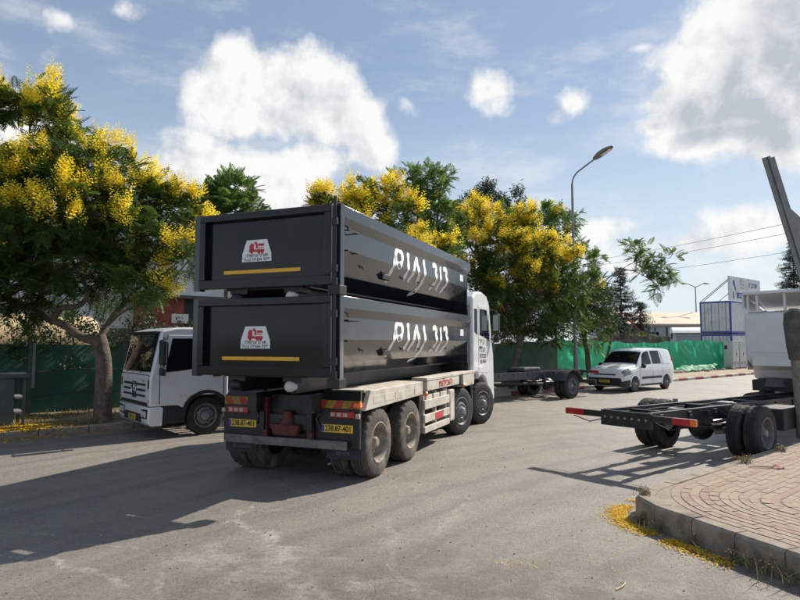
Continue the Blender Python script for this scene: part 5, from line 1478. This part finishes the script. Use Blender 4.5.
# feathery tree behind the left lorry
street_tree('feathery green tree showing behind the left end of the containers', 228, 400, 24.5,
            [([(228, 350), (226, 300), (228, 250)], .13, .09), ([(228, 252), (222, 215), (215, 195)], .06, .02), ([(228, 252), (240, 220), (245, 200)], .06, .02)],
            [(212, 200, 0, .62, 0), (200, 207, 0, .45, 0), (228, 192, 0, .5, 0), (243, 196, 0, .5, 0), (235, 212, -.2, .8, 0), (255, 208, 0, .42, 0), (215, 225, 0, .8, 0), (218, 186, 0, .25, 0), (198, 222, 0, .4, 0)],
            name='leafy_tree', leaf='leaf_light', tmpl=frond(9, .26, .09), clump_k=20, fr_per=7, fr_len=(.55, .9), blossom=False, up_bias=.35)
# young tree whose one bough arches over the van
street_tree('slim young tree arching a single leafy bough over the white van', 605, 380, 30.2,
            [([(605, 366), (610, 345), (611, 328), (606, 312), (602, 300), (603, 286), (609, 277), (622, 271), (634, 271), (646, 277)], .085, .02), ([(606, 284), (618, 272), (634, 262)], .025, .01), ([(634, 271), (650, 262), (668, 255)], .02, .008)],
            [(640, 250, 0, .42, 0), (636, 258, 0, .35, 0), (648, 262, 0, .42, 0), (660, 268, 0, .48, 0), (655, 283, 0, .38, 0), (670, 258, 0, .36, 0), (671, 275, 0, .35, 0), (645, 272, 0, .35, 0), (634, 246, 0, .26, 0), (660, 290, 0, .25, 0)],
            name='leafy_tree', leaf='leaf_light', tmpl=ft, clump_k=30, fr_per=5, fr_len=(.35, .55), blossom=False, up_bias=.1)


def conifer(lab, px, d, top_py, half_px, droop=.25, seed=1):
    g = at(px, 343, d); topz = at(px, top_py, d).z; hw = half_px * d / FPX
    t = thing('conifer', lab, 'tree', (g.x, g.y, .1), 0, 'dark conifers beyond the fence')
    H = topz - .1
    tr = MB().tube([(0, 0, 0), (0, 0, H * .5), (0, 0, H)], [.20, .12, .02], 8)
    pos, dirs, sc = [], [], []
    r_ = random.Random(seed)
    z = H * .18
    while z < H:
        f = 1 - (z - H * .18) / (H * .84)
        for k in range(7):
            a = r_.uniform(0, 6.28); l = hw * (f ** .8 + .06) * r_.uniform(.55, 1.12)
            dv = Vector((math.cos(a), math.sin(a), r_.uniform(-droop, .12)))
            tr.tube([Vector((0, 0, z)), Vector((0, 0, z)) + dv * l], [.03, .01], 4)
            n = max(3, int(l / .16))
            for i in range(n):
                p = Vector((0, 0, z)) + dv * (l * (i + 1) / n)
                for _ in range(2):
                    pos.append(p + Vector((r_.gauss(0, .06), r_.gauss(0, .06), r_.gauss(0, .05)))); dirs.append(dv + Vector((r_.gauss(0, .6), r_.gauss(0, .6), r_.gauss(0, .25)))); sc.append(r_.uniform(.25, .45))
        z += .26
    tr.build('trunk', 'bark', t)
    sp = sprig(8, .45, .11)
    quads_object('crown', scatter(sp, np.array(pos), np.array(dirs), np.array(sc)), 'needle', t, np.repeat(rng.random(len(pos)), len(sp)))


conifer('pointed dark conifer behind the slim young tree', 622, 56, 268, 24, .2, 3)
conifer('lower dark conifer with drooping boughs right of the pointed one', 641, 52, 302, 17, .5, 5)
conifer('dark conifer standing above the white cab at the right edge', 797, 70, 243, 27, .2, 8)


def shrub(lab, u, v, lobes, leaf='leaf_dark', k=34):
    b = road(u, v, .14)
    make_tree('shrub', lab, 'shrub', b, [([b, road(u, v, 1.0)], .05, .03), ([b, road(u + .8, v, 1.1)], .04, .02), ([b, road(u - .8, v, 1.1)], .04, .02)], [(road(u + a, v + c, z), r, 0) for a, c, z, r in lobes], leaf=leaf, tmpl=sg, clump_k=k, fr_per=7, fr_len=(.25, .45), blossom=False)


shrub('dark creeper spilling over the left end of the fence', -1.2, -19.9, [(-2.2, 0, 2.0, .7), (-1.2, .2, 2.3, .75), (0, .2, 2.2, .8), (1.1, .1, 2.4, .8), (2.1, .2, 2.2, .7), (1.5, .3, 1.7, .6), (-.8, .3, 1.7, .6)])
shrub('dark creeper over the fence between the left tree trunk and the white lorry', 4.0, -19.9, [(-2.0, .1, 2.3, .75), (-1.0, .3, 2.1, .7), (0, .1, 2.4, .7), (1.1, .1, 2.2, .75), (2.3, 0, 2.3, .8), (3.5, 0, 2.1, .7), (-.4, .4, 1.6, .5), (2, .3, 1.7, .5)])
shrub('dark bush above the green fence behind the grey lorry chassis', 21.0, -20.6, [(-3, 0, 2.3, 1.0), (-1.6, 0, 2.6, 1.1), (0, .2, 2.5, 1.0), (1.6, 0, 2.7, 1.1), (3.0, 0, 2.4, 1.0), (4.2, 0, 2.6, .9), (5.6, 0, 2.4, .9), (-4.4, 0, 2.5, 1.0)], k=22)
shrub('low grey-green bush in front of the warehouse', 44.5, -24.0, [(-1.4, 0, 2.0, .9), (0, 0, 2.2, 1.0), (1.5, 0, 2.1, .9), (2.8, 0, 1.9, .8)], 'leaf_light', 14)


# ---- grass, weeds, petals
def blades(n, pts, h, w_, lean=.5):
    q = []
    for p in pts[:n]:
        a = random.uniform(0, 6.28); l = random.uniform(.2, 1) * lean; hh = h * random.uniform(.45, 1.2)
        t_ = Vector((math.cos(a) * l * hh, math.sin(a) * l * hh, hh)); s = Vector((-math.sin(a), math.cos(a), 0)) * w_ * random.uniform(.6, 1.3)
        p = Vector(p); m_ = p + t_ * .55 - Vector((t_.x, t_.y, 0)) * .25
        q.append([p - s, p + s, m_ + s * .7, m_ - s * .7]); q.append([m_ - s * .7, m_ + s * .7, p + t_ + s * .15, p + t_ - s * .15])
    return np.array([[list(v) for v in f] for f in q])


vp = [road(random.uniform(-9, 15), KV - .3 - abs(random.gauss(0, 1.2)) if random.random() < .4 else random.uniform(-18.9, KV - .35), .15) for _ in range(9000)]
vp = [p for p in vp if noise.noise(p * .8) > -.15]
stuff(quads_object('verge_grass', blades(len(vp), vp, .11, .008), 'dry_grass'))


def weed(lab, p, n, h, spread):
    t = thing('weed_tuft', lab, 'weed', p, random.uniform(0, 6), 'weeds at the kerbs')
    pts = [(random.gauss(0, spread), random.gauss(0, spread), 0) for _ in range(n)]
    stuff(quads_object('blades', blades(n, pts, h, .0045, 1.1), 'weed', t))
    mb = MB()
    st_p, st_d = [], []
    for k in range(10):
        a = random.uniform(0, 6.28); r = random.uniform(.3, 1.3) * h
        e_ = Vector((math.cos(a) * r, math.sin(a) * r, h * random.uniform(.4, 1.0)))
        mb.tube([Vector((random.gauss(0, spread * .6), random.gauss(0, spread * .6), 0)), e_ * .5 + Vector((0, 0, h * .2)), e_], [.004, .003, .0015], 4)
        for i in range(6): st_p.append(np.array(e_) * (.4 + .1 * i)); st_d.append(rng.normal(0, 1, 3))
    stuff(mb.build('stem', 'twig', t))
    sq = sprig(3, .5, .28)
    stuff(quads_object('leaf_spray', scatter(sq, np.array(st_p), np.array(st_d), rng.uniform(.025, .06, len(st_p))), 'weed', t))


W0 = course(-.03, CR, .12)                # foot of the near kerb
cands = [p for p in W0 if p.y < 8.6]
def near_px(px):
    return min(cands, key=lambda p: abs(400 + 600 * p.x / p.y - px) + (0 if p.y < 7.4 else 60))
for px, n, h, sp, lab in ((634, 26, .15, .07, 'dry weed tuft at the sharp end of the corner kerb'), (652, 18, .15, .08, 'thin dry weed at the kerb foot amid fallen petals'), (690, 14, .14, .10, 'scraggly weed halfway along the curved kerb'),
                          (728, 16, .15, .09, 'spiky weed at the kerb foot past the petals'), (752, 34, .20, .11, 'bushy weed at the kerb foot near the right edge'), (775, 46, .22, .13, 'largest weed clump at the right end of the kerb')):
    p = near_px(px); weed(lab, (p.x, p.y, 0), n, h, sp)
for u, n, h, lab in ((6.9, 22, .09, 'small dry weed growing in the paving joint at the corner'), (9.9, 24, .13, 'weed beside the dual tyres at the kerb'), (11.4, 20, .12, 'weed at the kerb between the dual tyres and the concrete post'), (12.9, 40, .13, 'low grass tuft by the concrete post')):
    q = road(u, C1 + .20, KH - .006); weed(lab, q, n, h, .05)


def petals(pts, z, s0=.005, s1=.012):
    q = []
    for p in pts:
        a = random.uniform(0, 6.28); s = random.uniform(s0, s1); c, sn = math.cos(a) * s, math.sin(a) * s
        zz = z + random.uniform(.002, .018); t1, t2 = random.uniform(-.5, .5) * s, random.uniform(-.5, .5) * s
        q.append([(p[0] - c, p[1] - sn, zz - t1), (p[0] + sn, p[1] - c, zz + t2), (p[0] + c, p[1] + sn, zz + t1), (p[0] - sn, p[1] + c, zz - t2)])
    return q


pts = []
path = [p for p in course(-.10, CR, .02) if 5.75 < p.y < 7.9]
for _ in range(7000):
    p = random.choice(path); k = 1.0 if p.y > 6.1 else .45
    if random.random() > k or noise.noise(Vector((p.x * 3, p.y * 3, 0))) < -.25: continue
    off = abs(random.gauss(0, .10)); c = (p - Vector((4.4, 7.0, 0))).normalized()
    pts.append((p.x + c.x * off + random.gauss(0, .03), p.y + c.y * off + random.gauss(0, .03)))
for _ in range(40): pts.append((random.gauss(1.15, .22), random.gauss(5.75, .08)))
for _ in range(40): pts.append((random.uniform(1.8, 2.9), random.uniform(5.4, 7.6)))

stuff(quads_object('fallen_petals', petals(pts, .0), 'petal_dry'))
pts = []
for _ in range(3500):
    q = road(random.gauss(-2.5, 4.0), random.uniform(-18.8, KV - .25)); pts.append((q.x, q.y))
g = at(3, 424, 13.6)
for _ in range(3000): pts.append((g.x + random.gauss(0, .55), g.y + random.gauss(0, .35)))
stuff(quads_object('verge_petals', petals(pts, .155, .014, .03), 'petal_dry'))
pts = []
for _ in range(1800):
    q = road(random.gauss(-2, 5), KV + abs(random.gauss(.05, .25))); pts.append((q.x, q.y))
stuff(quads_object('gutter_petals', petals(pts, .0, .014, .028), 'petal_dry'))

# ---- litter
def on_plane(px, py, z):
    d = dirvec(px, py); s = (z - CAM_H) / d.z
    return Vector((d.x * s, d.y * s, z))
p = on_plane(765, 468, KH)
tw = thing('litter_stick', 'pale dry stick with a broken leaf lying on the red paving', 'stick', p, R(-8))
MB().tube([(-.22, 0, .012), (-.05, .015, .02), (.12, -.01, .018)], [.008, .012, .012], 6).build('stick', 'tank_beige', tw)
MB().grid(lambda a, b: (.10 + .16 * a, .05 * (b - .5) * (1 + math.sin(math.pi * a)), .02 + .03 * math.sin(4 * a) * b), 5, 3).build('leaf', 'brick_red', tw)
p = on_plane(624, 588, 0)
tw = thing('litter_twig', 'small pale twig lying on the asphalt near the bottom of the view', 'twig', p, R(20))
MB().tube([(-.10, -.02, .008), (-.02, 0, .015), (.05, .04, .02), (.07, .09, .01)], .006, 5).build('twig', 'tank_beige', tw)
stn = MB()
for _ in range(260):
    q = (random.uniform(-4, 6), 4.2 + abs(random.gauss(0, 3.5))); s = random.uniform(.004, .014)
    if q[0] > 2.6 and q[1] < 8.2: continue
    stn.ball((q[0], q[1], s * .4), (s, s * random.uniform(.7, 1.2), s * .6), 5, 3)
stuff(stn.build('loose_grit', 'rubble_stone'))
